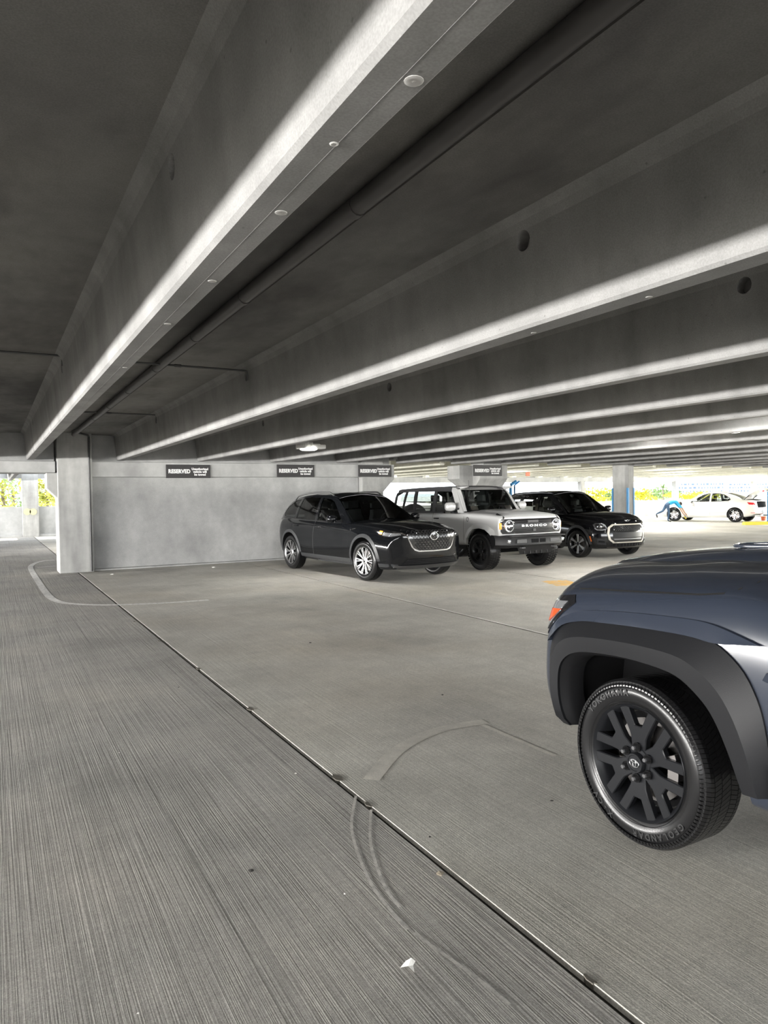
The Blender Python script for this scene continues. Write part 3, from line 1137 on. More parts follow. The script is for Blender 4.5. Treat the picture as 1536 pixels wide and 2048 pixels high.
def put_wheels(car, proto, spots, steer=0.0):
    """spots: (x, y, z, front?)"""
    for i, (x, y, z, fr) in enumerate(spots):
        o = proto if i == 0 else dup(proto, (0, 0, 0))
        o.parent = car.root
        o.location = (x, y, z)
        o.rotation_euler = (0, (i * 0.37), (PI if y > 0 else 0) + (steer if fr else 0))
        # spin about own axle first
        o.rotation_mode = 'XYZ'
# ================================================================ dark grey off-road wagon, front left corner close to the camera
def near_truck():
    P = paint('slate_grey_paint', (0.021, 0.026, 0.038), 0.22)
    flare = simple('flare_plastic', (0.009, 0.0093, 0.0105), 0.42, spec=.22, noise=.08, nscale=300, bump=.15)
    ax = 1.425
    T = dict(
        zb=[(-2.45, .62), (-1.9, .5), (-1.3, .42), (0, .36), (.9, .36), (1.5, .40), (2.1, .44), (2.35, .50)],
        yb=[(-2.45, .78), (-2.1, .90), (0, .91), (1.4, .92), (2.0, .91), (2.35, .86)],
        zm=[(-2.45, .95), (0, .86), (1.0, .92), (1.5, .98), (2.0, .90), (2.35, .82)],
        ym=[(-2.45, .86), (-2.1, .94), (0, .935), (.85, .935), (1.15, .95), (1.5, .955), (1.9, .952), (2.2, .93), (2.35, .90)],
        zs=[(-2.45, 1.16), (-1, 1.16), (.6, 1.17), (.95, 1.215), (1.25, 1.205), (1.6, 1.185), (1.95, 1.15), (2.15, 1.11), (2.28, 1.05), (2.35, .98)],
        ys=[(-2.45, .80), (-2, .87), (.6, .87), (1.0, .86), (1.6, .83), (1.95, .81), (2.2, .79), (2.35, .76)],
        zc=[(-2.45, 1.17), (.6, 1.30), (.9, 1.335), (1.27, 1.325), (1.5, 1.30), (1.8, 1.275), (2.0, 1.245), (2.15, 1.20), (2.27, 1.11), (2.35, 1.02)])
    fa = [(ax + .50, .05), (ax + .41, .44), (ax + .435, .60), (ax + .415, .76), (ax + .34, .83), (ax + .23, .862), (ax - .03, .882), (ax - .27, .865), (ax - .35, .822), (ax - .43, .757),
          (ax - .48, .676), (ax - .528, .566), (ax - .56, .46), (ax - .56, .05)]
    ra = [(-x, z) for x, z in fa]
    c = Car('offroad_wagon', 'dark slate grey off-road wagon with black flares, nearest at the right edge', (3.475, 2.275 - ax, 0), R(90), P, T, -2.45, 2.30, (-2.35, .56), None,
            dict(start=1.85, prof=[(.3, -.16), (.5, .0), (.7, .05), (.9, .02), (1.0, -.02), (1.15, -.10), (1.3, -.22)], bend=.33, pw=3.6, w=.92, tp=1.6),
            dict(start=-2.2, prof=[(.4, 0), (1.2, 0)], bend=.15, pw=3, w=.9), [fa, ra], ax, sub=2)
    # ---- fender flares: facet out, then turned edge
    inner = [(ax + .41, .44), (ax + .435, .60), (ax + .415, .76), (ax + .34, .83), (ax + .23, .862), (ax - .03, .882), (ax - .27, .865), (ax - .35, .822), (ax - .43, .757), (ax - .48, .676), (ax - .528, .566), (ax - .565, .45)]
    mid = [(ax + .455, .44), (ax + .48, .62), (ax + .458, .80), (ax + .385, .895), (ax + .26, .932), (ax - .04, .952), (ax - .29, .945), (ax - .39, .905), (ax - .485, .835), (ax - .55, .735), (ax - .60, .61), (ax - .635, .46)]
    outer = [(ax + .515, .46), (ax + .54, .66), (ax + .515, .87), (ax + .42, .975), (ax + .27, 1.012), (ax - .04, 1.032), (ax - .33, 1.035), (ax - .45, 1.005), (ax - .56, .92), (ax - .625, .80), (ax - .655, .65), (ax - .665, .46)]
    def dense(L):
        out = []
        for i in range(len(L) - 1):
            for j in range(4):
                out.append((lerp(L[i][0], L[i + 1][0], j / 4), lerp(L[i][1], L[i + 1][1], j / 4)))
        return out + [L[-1]]
    def sm(L):
        L = dense(L)
        for _ in range(3):
            L = [L[0]] + [((L[i - 1][0] + 2 * L[i][0] + L[i + 1][0]) / 4, (L[i - 1][1] + 2 * L[i][1] + L[i + 1][1]) / 4) for i in range(1, len(L) - 1)] + [L[-1]]
        return L
    I_, M_, O_ = sm(inner), sm(mid), sm(outer)
    for flip in (1, -1):
        a, b, d = ([(x * flip, z) for x, z in L] for L in (I_, M_, O_))
        if flip < 0:
            a, b, d = a[::-1], b[::-1], d[::-1]
        c.strip('fender_flare', b, d, 'R', flare, .062, .010, .02)
        c.strip('flare_edge', a, b, 'R', flare, .050, .062, .06)
        c.strip('arch_liner', [(lerp(p[0], flip * ax, .05), lerp(p[1], .40, .05)) for p in a], a, 'R', M['trim_black'], -.02, .035, .05)
    # body-coloured swell above the flare, ending in a pointed tip behind it
    cr = [(ax + .525, .88), (ax + .46, .985), (ax + .33, 1.037), (ax + .22, 1.056), (ax - .02, 1.077), (ax - .33, 1.090), (ax - .42, 1.082), (ax - .52, 1.058), (ax - .62, 1.031)]
    lo = [(ax + .52, .86), (ax + .42, .965), (ax + .27, 1.0), (ax + .20, 1.005), (ax - .04, 1.02), (ax - .33, 1.025), (ax - .42, 1.01), (ax - .50, 1.015), (ax - .52, 1.020)]
    c.strip('wing_swell', sm(cr), sm(lo), 'R', P, .020, .030, .03)
    # ---- headlamp
    hp = [(2.00, .885), (2.025, 1.03), (1.985, 1.082), (1.83, 1.105), (1.80, 1.07), (1.88, 1.005)]
    hl = c.panel('headlamp', hp, 'L', M['gloss_black'], .006, .02, (.04, .04), sym=True)
    c.panel('headlamp_lens', [(1.995, .91), (2.018, 1.025), (1.98, 1.06), (1.86, 1.072), (1.90, 1.01)], 'L', M['lamp_clear'], .012, .012, (.03, .03), sym=True)
    c.panel('side_marker', [(1.978, .955), (1.98, 1.022), (1.885, 1.030), (1.925, .99)], 'L', simple('marker_lens', (0.50, 0.07, 0.02), .15, coat=.5), .018, .012, (.03, .03), sym=True, label='orange-red side marker in the headlamp')
    c.panel('headlamp_front', [(.55, .93), (.86, .92), (.84, 1.06), (.60, 1.05)], 'F', M['lamp_clear'], .006, .02, (.05, .05), sym=True)
    # ---- grille and bumper
    c.panel('grille', [(-.52, .72), (.52, .72), (.54, 1.04), (-.54, 1.04)], 'F', M['gloss_black'], .008, .02, (.08, .08))
    for k in range(4):
        c.panel('grille_bar', [(-.50, .76 + k * .07), (.50, .76 + k * .07), (.50, .785 + k * .07), (-.50, .785 + k * .07)], 'F', M['dark_satin'], .022, .02, (.1, .05))
    c.panel('bumper_insert', [(-.70, .48), (.70, .48), (.78, .66), (-.78, .66)], 'F', M['trim_black'], .012, .02, (.1, .1))
    c.panel('skid_plate', [(-.45, .42), (.45, .42), (.52, .50), (-.52, .50)], 'F', M['satin'], .018, .02, (.1, .1))
    # ---- shut lines: bonnet edge, wing, bumper, door
    c.seam([(2.04, 1.10), (1.98, 1.118), (1.75, 1.14), (1.4, 1.165), (1.12, 1.185), (1.02, 1.20), (.97, 1.222), (.93, 1.25), (.90, 1.275)], 'L', .007)
    c.seam([(2.0, .885), (1.97, .86)], 'L', .006)
    c.seam([(.62, .45), (.60, .80), (.66, 1.17)], 'L')
    c.seam([(-.42, .42), (-.42, 1.16)], 'L')
    c.seam([(-1.3, 1.16), (-1.15, .95), (-.92, .75)], 'L')
    # pressed crease behind the front arch and along the doors
    P2 = P
    c.strip('door_crease', [(.80, .90), (.70, .875)] + [(x / 10, .865) for x in range(6, -14, -1)], [(.775, .935), (.70, .915)] + [(x / 10, .905) for x in range(6, -14, -1)], 'L', P2, .001, .016, .01)
    # ---- bonnet scoop and bulge
    sc_ = []
    for x, h, w in ((2.02, .0, .44), (1.96, .018, .46), (1.70, .030, .48), (1.45, .036, .49), (1.15, .042, .50), (.88, .045, .50), (.80, .0, .50)):
        row = []
        for j in range(17):
            y = lerp(-w, w, j / 16)
            hh, d = c.ray(x, y, 'T', c.bvh)
            row.append((x, y, hh.z - .002 + h * (0 if j in (0, 16) else .85 if j in (1, 15) else 1)))
        sc_.append(row)
    MB().grid(sc_).build('bonnet_bulge', P, c.root, smooth=35)
    for sg in (-1, 1):
        rim_, mou = [], []
        for k in range(24):
            t = 2 * PI * k / 24
            x, y = 1.14 + .20 * math.cos(t), sg * (.30 + .065 * math.sin(t) * (1 + .3 * math.cos(t)))
            hh, d = c.ray(x, y, 'T', c.bvh)
            rim_.append((x, y, hh.z + .046))
        MB().tube(rim_ + [rim_[0]], .009, 6, False).build('scoop_rim', P, c.root, smooth=60)
        MB().add(rim_, [tuple(range(24))]).build('scoop_mouth', M['gloss_black'], c.root)
    # ---- cowl and cabin
    G = dict(x=(-2.35, .72), zb=[(-2.35, 1.16), (.72, 1.18)], yb=[(-2.35, .83), (.72, .85)],
             zr=[(-2.35, 1.30), (-2.25, 1.68), (-2.0, 1.74), (-.6, 1.77), (-.05, 1.74), (.10, 1.68), (.72, 1.22)],
             yr=[(-2.35, .68), (-.05, .70), (.72, .83)], cr=[(-2.35, .03), (0, .05), (.72, .10)])
    c.shell(G)
    w1 = [(.50, 1.24), (.16, 1.56), (.02, 1.66), (-.36, 1.69), (-.36, 1.22)]
    w2 = [(-.46, 1.22), (-.46, 1.69), (-1.28, 1.69), (-1.34, 1.22)]
    w3 = [(-1.48, 1.24), (-1.44, 1.67), (-2.1, 1.64), (-2.2, 1.28)]
    out = [(.71, 1.19), (.10, 1.67), (-.08, 1.735), (-.6, 1.765), (-2.0, 1.735), (-2.24, 1.67), (-2.34, 1.25), (-2.34, 1.15), (0, 1.15)]
    c.panel('pillar_frame', out, 'L', P, .0, .03, (.12, .12), c.gbvh, sym=True, holes=[w1, w2, w3])
    for w, mt in ((w1, 'glass_mid'), (w2, 'glass_dark'), (w3, 'glass_dark')):
        c.panel('window', w, 'L', M[mt], -.006, 0, (.2, .2), c.gbvh, sym=True)
    c.panel('windshield', [(.70, -.76), (.10, -.63), (.10, .63), (.70, .76)], 'T', M['glass'], .0, 0, (.12, .12), c.gbvh)
    c.panel('roof', [(.11, -.66), (-2.25, -.64), (-2.25, .64), (.11, .66)], 'T', P, .002, .03, (.15, .12), c.gbvh)
    c.panel('rear_window', [(-.6, 1.25), (.6, 1.25), (.52, 1.62), (-.52, 1.62)], 'B', M['glass_dark'], 0, 0, (.2, .1), c.gbvh)
    c.panel('cowl', [(.66, -.78), (.76, -.78), (.76, .78), (.66, .78)], 'T', M['trim_black'], .012, .03, (.1, .1))
    c.seats(-.25, -1.1, .85)
    c.steering(.25, .38, 1.08)
    c.mirrors(.40, 1.25, .88, (.14, .20, .20))
    c.handles([(-.22, 1.0), (-1.12, 1.0)], P)
    # ---- wheel
    rt, rr, wt = .379, .262, .262
    wm = simple('wheel_black', (0.009, 0.0095, 0.011), .33, .0, spec=.25)
    def spokes(rim):
        # six forked spokes
        Y = [(.05, -.036), (.125, -.040), (.150, -.048), (.243, -.085), (.252, -.052), (.172, -.022), (.160, -.016), (.160, .016), (.172, .022), (.252, .052), (.243, .085), (.150, .048), (.125, .040), (.05, .036)]
        left = [(.05, -.036), (.125, -.040), (.150, -.048), (.243, -.085), (.252, -.050), (.172, -.020), (.156, -.014), (.156, .014), (.125, .040), (.05, .036)]
        spoke_set(rim, [[(.045, -.037), (.115, -.044), (.145, -.058), (.232, -.106), (.252, -.060), (.188, -.028), (.168, -.019), (.168, .019), (.188, .028), (.252, .060), (.232, .106), (.145, .058), (.115, .044), (.045, .037)]],
                  6, -wt / 2 + .022, lambda r_: .012 * (1 - r_ / .25), .035, wm, R(90), .004)
        MB().lathe([(-wt / 2 + .03, .07), (-wt / 2 + .026, .066), (-wt / 2 + .026, .048), (-wt / 2 + .008, .046), (-wt / 2 + .002, .043), (-wt / 2 + .002, .036), (-wt / 2 + .005, .034), (-wt / 2 + .005, .001)], 32, 1).build('hub_cap', wm, rim, smooth=30)
        for k in range(6):
            a = R(60 * k + 30)
            m = MB().lathe([(-wt / 2 + .03, .013), (-wt / 2 + .0, .0125), (-wt / 2 - .006, .009), (-wt / 2 - .006, .001)], 6, 1, (.072 * math.cos(a), 0, .072 * math.sin(a)))
            m.build('lug_nut', M['dark_satin'], rim)
            MB().lathe([(-wt / 2 + .021, .021), (-wt / 2 + .018, .021), (-wt / 2 + .024, .014)], 16, 1, (.072 * math.cos(a), 0, .072 * math.sin(a))).build('lug_seat', M['well'], rim)
        # emblem: three ellipses
        e = MB()
        for ex, ez, cx, cz in ((.026, .018, 0, 0), (.0085, .0165, 0, 0.0), (.0165, .0068, 0, .009)):
            e.tube([(cx + ex * math.cos(2 * PI * k / 24), -wt / 2 + .003, cz + ez * math.sin(2 * PI * k / 24)) for k in range(25)], .0022, 6, False)
        e.build('wheel_emblem', M['satin'], rim, smooth=60)
        # caliper behind the spokes
        MB().loft([[(r_ * math.cos(R(a)), y, r_ * math.sin(R(a))) for r_, y in ((.15, -.085), (.205, -.085), (.205, .03), (.15, .03))] for a in range(-22, 32, 6)]).build('brake_caliper', M['disc_steel'], rim)
    proto = wheel_proto('wheel', rt - .007, wt, rr, spokes, wm, n=96)
    # tread blocks: five ribs with sipes
    tb = MB()
    h = wt / 2
    ribs = [(-h + .012, -h * .60, 120, -.004, .010), (-h * .57, -h * .24, 110, .006, .0), (-h * .21, h * .21, 100, .012, .0), (h * .24, h * .57, 110, -.006, .0), (h * .60, h - .012, 120, .004, .010)]
    for y0, y1, nb, sk, drop in ribs:
        for k in range(nb):
            a0, a1 = 2 * PI * (k + .06) / nb, 2 * PI * (k + .94) / nb
            vs = []
            for rr_ in (rt - .012, rt):
                for y, dsk in ((y0, -sk), (lerp(y0, y1, .5), 0 if abs(sk) < .011 else 0), (y1, sk)):
                    d0 = drop if ((y == y0 and y0 < -h * .7) or (y == y1 and y1 > h * .7)) else 0
                    for a in (a0, a1):
                        aa = a + dsk / rt
                        vs.append(((rr_ - d0) * math.cos(aa), y, (rr_ - d0) * math.sin(aa)))
            tb.add(vs, [(6, 7, 9, 8), (8, 9, 11, 10), (0, 6, 8, 2), (2, 8, 10, 4), (1, 3, 9, 7), (3, 5, 11, 9), (0, 1, 7, 6), (4, 10, 11, 5)])
    # shoulder lugs on the sidewall edge
    for k in range(120):
        a0, a1 = 2 * PI * (k + .1) / 120, 2 * PI * (k + .75) / 120
        for sg in (-1, 1):
            vs = [((r_) * math.cos(a), sg * y, (r_) * math.sin(a)) for r_, y in ((rt - .013, h - .016), (rt - .026, h - .002), (rt - .034, h - .0005), (rt - .03, h - .02)) for a in (a0, a1)]
            tb.add(vs, [(0, 1, 3, 2), (2, 3, 5, 4), (0, 2, 4, 6), (1, 7, 5, 3)])
    tag(tb.build('tread', M['tire'], proto, fix=False), kind='stuff')
    # raised black sidewall lettering
    lt = simple('tire_lettering', (0.011, 0.011, 0.0115), .45)
    def ring_text(txt, a_mid, size, step, rad, flip=False):
        ms = MB()
        n = len(txt)
        for i, ch in enumerate(txt):
            if ch == ' ':
                continue
            me = text_mesh(ch, size, .0012, .0012)
            a = R(a_mid) + (-1 if not flip else 1) * (i - (n - 1) / 2) * step / rad
            for_v = []
            for v in me.vertices:
                u, w_ = v.co.x, v.co.y
                if not flip:
                    rr_ = rad + w_
                    aa = a - u / rad
                else:
                    rr_ = rad - w_
                    aa = a + u / rad
                for_v.append((rr_ * math.cos(aa), -h - .0008 - v.co.z - .002 * 0, rr_ * math.sin(aa)))
            ms.add(for_v, [tuple(p.vertices) for p in me.polygons])
            bpy.data.meshes.remove(me)
        ms.build('sidewall_lettering', lt, proto, fix=False)
    # the outer face looks to -y: angle measured from +x towards +z is mirrored for the viewer on the left flank
    ring_text('YOKOHAMA', 122, .040, .037, .318)
    ring_text('GEOLANDAR', -62, .038, .036, .318)
    ring_text('X-CV', -125, .038, .036, .318)
    for r_ in (.275, .345):
        MB().lathe([(-h + .001, r_ - .0015), (-h - .001, r_), (-h + .001, r_ + .0015)], 96, 1).build('sidewall_rib', M['tire'], proto, smooth=30)
    y = .905 - wt / 2 + .02
    spots = [(ax, y, .379, 1), (ax, -y, .379, 1), (-ax, y, .379, 0), (-ax, -y, .379, 0)]
    for i, (x, yy, z, fr) in enumerate(spots):
        o = proto if i == 0 else dup(proto, (0, 0, 0))
        o.parent = c.root
        o.location = (x, yy, z)
        o.rotation_euler = (0, R(1) if i == 0 else i, PI if yy > 0 else 0)
    # suspension glimpsed above the tyre, mud flap
    MB().tube([(ax - .05, .55, .42), (ax - .08, .52, .95)], .05, 12).build('strut', M['trim_black'], c.root, smooth=50)
    MB().tube([(ax - .12, .62, .80), (ax - .20, .58, .86), (ax - .30, .55, .84)], .03, 10).build('brake_hose', M['trim_black'], c.root, smooth=50)
    return c


near_truck()
# ================================================================ black three-row SUV, right side and front towards the camera
def black_suv():
    P = paint('black_paint', (0.0045, 0.005, 0.006), 0.07)
    clad = simple('suv_cladding', (0.030, 0.031, 0.033), 0.42)
    ax = 1.53
    T = dict(
        zb=[(-2.55, .46), (-2.2, .34), (-1.5, .27), (0, .25), (1.5, .25), (2.2, .23), (2.5, .25)],
        yb=[(-2.55, .72), (-2.1, .88), (0, .92), (1.9, .90), (2.5, .80)],
        zm=[(-2.55, .85), (0, .74), (1.5, .74), (2.5, .66)],
        ym=[(-2.55, .80), (-2.2, .92), (-1.5, .985), (-.7, .955), (.7, .955), (1.5, .985), (2.1, .94), (2.5, .86)],
        zs=[(-2.55, 1.13), (-2.0, 1.15), (-1, 1.12), (0, 1.09), (.8, 1.085), (1.2, 1.075), (1.7, 1.05), (2.1, 1.005), (2.38, .95), (2.5, .90)],
        ys=[(-2.55, .70), (-2.0, .84), (0, .87), (.9, .86), (1.6, .82), (2.2, .76), (2.5, .70)],
        zc=[(-2.55, 1.14), (.7, 1.16), (1.0, 1.155), (1.6, 1.125), (2.1, 1.075), (2.38, 1.015), (2.5, .97)])
    ra_ = .435
    arches = []
    for x in (ax, -ax):
        arches.append([(x + ra_, -.1)] + arc(x, .40, ra_, 0, 180, 30) + [(x - ra_, -.1)])
    rz = math.atan2(12.07 - 15.08, 6.33 - 6.05)
    fx, fy = math.cos(rz), math.sin(rz)
    # right wheels stand at the measured contact points
    mx, my = (6.33 + 6.05) / 2, (12.07 + 15.08) / 2
    lx, ly = -fy, fx
    half = .84
    c = Car('black_suv', 'black three-row SUV with silver wheels parked beside the infill wall', (mx + lx * half - fx * .03, my + ly * half - fy * .03, 0), rz, P, T, -2.55, 2.5, (-2.45, .78), None,
            dict(start=1.75, prof=[(.22, -.16), (.32, -.02), (.42, .0), (.6, -.02), (.8, .0), (.95, -.02), (1.02, -.08), (1.15, -.22)], bend=.32, pw=3.4, w=.92),
            dict(start=-2.0, prof=[(.3, -.06), (.7, .02), (1.1, -.04)], bend=.25, pw=2.6, w=.9), arches, ax)
    G = dict(x=(-2.5, .95), zb=[(-2.5, 1.13), (-1, 1.115), (0, 1.09), (.95, 1.085)], yb=[(-2.5, .70), (-2.0, .82), (0, .86), (.95, .84)],
             zr=[(-2.5, 1.17), (-2.35, 1.36), (-2.1, 1.51), (-1.6, 1.615), (-.9, 1.66), (-.3, 1.655), (.0, 1.615), (.2, 1.53), (.95, 1.09)],
             yr=[(-2.5, .58), (-2.0, .62), (-.5, .66), (0, .655), (.95, .82)], cr=[(-2.5, .03), (-1, .06), (0, .06), (.95, .07)])
    c.shell(G)
    w1 = [(.58, 1.125), (.22, 1.40), (.06, 1.51), (-.10, 1.565), (-.44, 1.60), (-.42, 1.115)]
    w2 = [(-.54, 1.12), (-.56, 1.605), (-.95, 1.61), (-1.36, 1.585), (-1.44, 1.145)]
    w3 = [(-1.56, 1.155), (-1.49, 1.57), (-1.75, 1.54), (-2.02, 1.43), (-2.2, 1.26), (-2.1, 1.19)]
    out = [(.94, 1.085), (.2, 1.525), (0, 1.61), (-.3, 1.65), (-.9, 1.655), (-1.6, 1.61), (-2.1, 1.505), (-2.35, 1.35), (-2.49, 1.16), (-2.49, 1.10), (-1, 1.09), (.3, 1.07)]
    c.panel('pillar_frame', out, 'R', P, .0, .03, (.12, .12), c.gbvh, sym=True, holes=[w1, w2, w3])
    for w, mt in ((w1, 'glass_mid'), (w2, 'glass_dark'), (w3, 'glass_dark')):
        c.panel('window', w, 'R', M[mt], -.006, 0, (.2, .2), c.gbvh, sym=True)
    for p0, p1 in (((-.48, 1.115), (-.50, 1.61)), ((-1.50, 1.15), (-1.42, 1.59))):
        c.seam([p0, p1], 'R', .03, bvh=c.gbvh, mat=M['gloss_black'], name='pillar_trim', off=.004)
    c.panel('windshield', [(.92, -.76), (.55, -.70), (.10, -.62), (.06, 0), (.10, .62), (.55, .70), (.92, .76), (.94, 0)], 'T', M['glass_mid'], .0, 0, (.10, .10), c.gbvh)
    c.panel('roof', [(.11, -.60), (.06, 0), (.11, .60), (-.3, .62), (-2.3, .54), (-2.3, -.54), (-.3, -.62)], 'T', P, .003, .03, (.12, .12), c.gbvh)
    c.panel('rear_window', [(-.6, 1.2), (.6, 1.2), (.5, 1.45), (-.5, 1.45)], 'B', M['glass_dark'], 0, 0, (.2, .1), c.gbvh)
    for sg in (-1, 1):
        pts = []
        for i in range(13):
            x = lerp(-.12, -1.95, i / 12)
            zr, yr = interp(G['zr'], x), interp(G['yr'], x)
            pts.append((x, sg * (yr - .05), zr + (.055 if 0 < i < 12 else .01)))
        MB().tube(pts, .016, 8).build('roof_rail', M['satin'], c.root, smooth=60)
    # chrome line along the window tops, door gaps, handles
    c.seam([(.62, 1.105), (-1.0, 1.105), (-1.6, 1.14), (-2.15, 1.175)], 'R', .014, bvh=c.gbvh, mat=M['gloss_black'], name='belt_trim', off=.006)
    c.seam([(.98, .36), (.99, .70), (.92, 1.0), (.85, 1.085)])
    c.seam([(-.47, .30), (-.47, 1.10)], mat=M['dark_satin'], w=.008)
    c.seam([(-1.10, .52), (-1.22, .85), (-1.42, 1.0), (-1.48, 1.13)])
    c.seam([(.98, .36), (0, .34), (-1.0, .34)])
    c.handles([(-.28, .985), (-1.28, 1.0)], P)
    c.panel('wing_badge', [(1.02, .955), (1.20, .985), (1.19, 1.0), (1.02, .985)], 'R', M['chrome'], .006, .01, (.06, .06), sym=True)
    c.panel('fuel_flap', [(-1.62, .93), (-1.47, .93), (-1.47, 1.06), (-1.62, 1.06)], 'R', P, .003, .004, (.1, .1), sym=False)
    # cladding round the arches and along the sill
    for x in (ax, -ax):
        A = arc(x, .40, ra_ + .002, 2, 178, 30)
        B = arc(x, .40, ra_ + .068, 2, 178, 30)
        if x > 0:
            A, B = [(x + ra_, .24)] + A, [(x + ra_ + .05, .24)] + B
        A, B = A + [(x - ra_, .30)], B + [(x - ra_ - .05, .30)]
        c.strip('arch_cladding', A, B, 'R', clad, .014, .006, .03)
    c.strip('sill_cladding', [(lerp(ax - ra_ - .05, -ax + ra_ + .05, i / 16), .27) for i in range(17)], [(lerp(ax - ra_ - .05, -ax + ra_ + .05, i / 16), .40) for i in range(17)], 'R', clad, .012, .008, .03)
    c.strip('rear_cladding', [(-2.02, .34), (-2.2, .36), (-2.45, .46)], [(-2.02, .50), (-2.2, .52), (-2.45, .58)], 'R', clad, .012, .008, .03)
    # ---- front: grille, chrome wings, lamps, intakes
    gp = [(-.60, .985), (.60, .985), (.585, .93), (.46, .66), (.34, .60), (-.34, .60), (-.46, .66), (-.585, .93)]
    c.panel('grille', gp, 'F', M['gloss_black'], .006, .02, (.08, .08))
    cell_m = simple('grille_honeycomb', (0.022, 0.022, 0.023), .3)
    hm = MB()
    for r_ in range(9):
        z = .625 + r_ * .041
        hw = .33 + (z - .60) * .72
        k0 = -10
        for k in range(-9, 10):
            y = (k + (.5 if r_ % 2 else 0)) * .075
            if abs(y) > hw - .03 or math.hypot(y, z - .86) < .085:
                continue
            hit, d = c.ray(y, z, 'F', c.bvh)
            ring = [(hit.x + .010, y + .034 * math.cos(R(60 * q)), z + .021 * math.sin(R(60 * q))) for q in range(7)]
            hm.tube(ring, .0045, 4, False)
    tag(hm.build('honeycomb', cell_m, c.root, smooth=60), kind='stuff')
    wing = [(-.84, .965), (-.72, .952), (-.62, .945), (-.58, .90), (-.485, .67), (-.42, .605), (-.34, .578), (0, .570), (.34, .578), (.42, .605), (.485, .67), (.58, .90), (.62, .945), (.72, .952), (.84, .965)]
    win2 = [(-.84, .950), (-.72, .925), (-.64, .912), (-.555, .86), (-.445, .655), (-.40, .627), (-.33, .600), (0, .592), (.33, .600), (.40, .627), (.445, .655), (.555, .86), (.64, .912), (.72, .925), (.84, .950)]
    c.strip('chrome_wing', wing, win2, 'F', M['chrome'], .016, .016, .02, sym=False)
    hit, d = c.ray(0, .86, 'F', c.bvh)
    e = MB()
    e.tube([(hit.x + .03, 0.088 * math.cos(2 * PI * k / 32), .86 + .072 * math.sin(2 * PI * k / 32)) for k in range(33)], .009, 8, False)
    e.tube([(hit.x + .03, -.070, .875), (hit.x + .034, -.03, .880), (hit.x + .036, 0, .848), (hit.x + .034, .03, .880), (hit.x + .03, .070, .875)], .008, 6)
    e.build('emblem', M['chrome'], c.root, smooth=60)
    MB().lathe([(hit.x + .018, .07), (hit.x + .022, .001)], 24, 0, (0, 0, .86)).build('emblem_plate', M['gloss_black'], c.root, smooth=40)
    # lamps
    c.panel('headlamp', [(-.62, .885), (-.80, .855), (-.86, .85), (-.86, .975), (-.80, .975), (-.63, .955)], 'F', M['gloss_black'], .010, .02, (.04, .04), sym=True)
    c.panel('headlamp_unit', [(-.66, .898), (-.80, .870), (-.84, .865), (-.84, .930), (-.80, .935), (-.68, .925)], 'F', M['lamp_clear'], .016, .012, (.04, .04), sym=True)
    c.panel('headlamp_side', [(1.97, .875), (2.22, .855), (2.24, .94), (2.05, .975), (1.93, .985)], 'R', M['gloss_black'], .008, .015, (.05, .05), sym=True)
    c.panel('headlamp_glint', [(2.07, .885), (2.21, .868), (2.22, .925), (2.06, .945)], 'R', M['lamp_clear'], .012, .01, (.04, .04), sym=True)
    c.panel('turn_signal', [(1.985, .91), (2.045, .90), (2.025, .965), (1.95, .975)], 'R', M['amber'], .013, .01, (.03, .03), sym=True, label='orange turn signal at the lamp corner')
    # lower intake and bumper blade
    c.panel('lower_intake', [(-.68, .335), (.68, .335), (.56, .455), (-.56, .455)], 'F', M['well'], .005, .02, (.08, .06))
    for k in range(3):
        c.panel('intake_bar', [(-.60 + k * .02, .36 + k * .03), (.60 - k * .02, .36 + k * .03), (.60 - k * .02, .370 + k * .03), (-.60 + k * .02, .370 + k * .03)], 'F', M['trim_black'], .012, .012, (.1, .05))
    c.panel('bumper_blade', [(-.76, .255), (.76, .255), (.77, .335), (.70, .325), (-.70, .325), (-.77, .335)], 'F', M['dark_satin'], .020, .04, (.08, .06))
    c.panel('air_curtain', [(-.80, .38), (-.86, .38), (-.86, .66), (-.82, .66)], 'F', M['well'], .006, .01, (.05, .06), sym=True)
    c.strip('bumper_chrome', [(-.60, .485), (0, .475), (.60, .485)], [(-.58, .470), (0, .460), (.58, .470)], 'F', M['gloss_black'], .012, .012, .01, sym=False)
    c.strip('bumper_cladding', [(1.98, .245), (2.15, .25), (2.27, .26), (2.33, .26)], [(1.98, .36), (2.15, .36), (2.27, .36), (2.33, .35)], 'R', clad, .010, .010, .03)
    c.seats(.05, -.85, .81)
    c.seats(-1.62, None, .78)
    c.steering(.45, .38, 1.10)
    c.mirrors(.55, 1.17, .88, (.13, .20, .15))
    MB().tube([(.30, 0, 1.50), (.28, .12, 1.49), (.28, -.12, 1.49)], .025, 6).build('rear_view_mirror', M['cabin'], c.root)
    # ---- wheels
    rt, rr, wt = .385, .268, .245
    def spokes(rim):
        def dish(r_):
            return .018 * (1 - r_ / .26)
        spoke_set(rim, [[(.045, -.012), (.12, -.016), (.252, -.040), (.256, -.020), (.13, -.005), (.13, .003), (.256, .012), (.254, .026), (.12, .014), (.045, .008)]], 10, -wt / 2 + .022, dish, .02, M['satin'], 0, 0)
        MB().lathe([(-wt / 2 + .05, .075), (-wt / 2 + .035, .07), (-wt / 2 + .03, .05), (-wt / 2 + .024, .034), (-wt / 2 + .024, .001)], 24, 1).build('hub_cap', M['satin'], rim, smooth=40)
        MB().lathe([(-wt / 2 + .034, .250), (-wt / 2 + .018, .256), (-wt / 2 + .008, .270)], 48, 1).build('rim_lip', M['satin'], rim, smooth=40)
        MB().lathe([(-wt / 2 + .022, .030), (-wt / 2 + .019, .001)], 20, 1).build('centre_cap', M['gloss_black'], rim)
    proto = wheel_proto('wheel', rt, wt, rr, spokes, M['gloss_black'], tread=.007, lip_mat=M['gloss_black'])
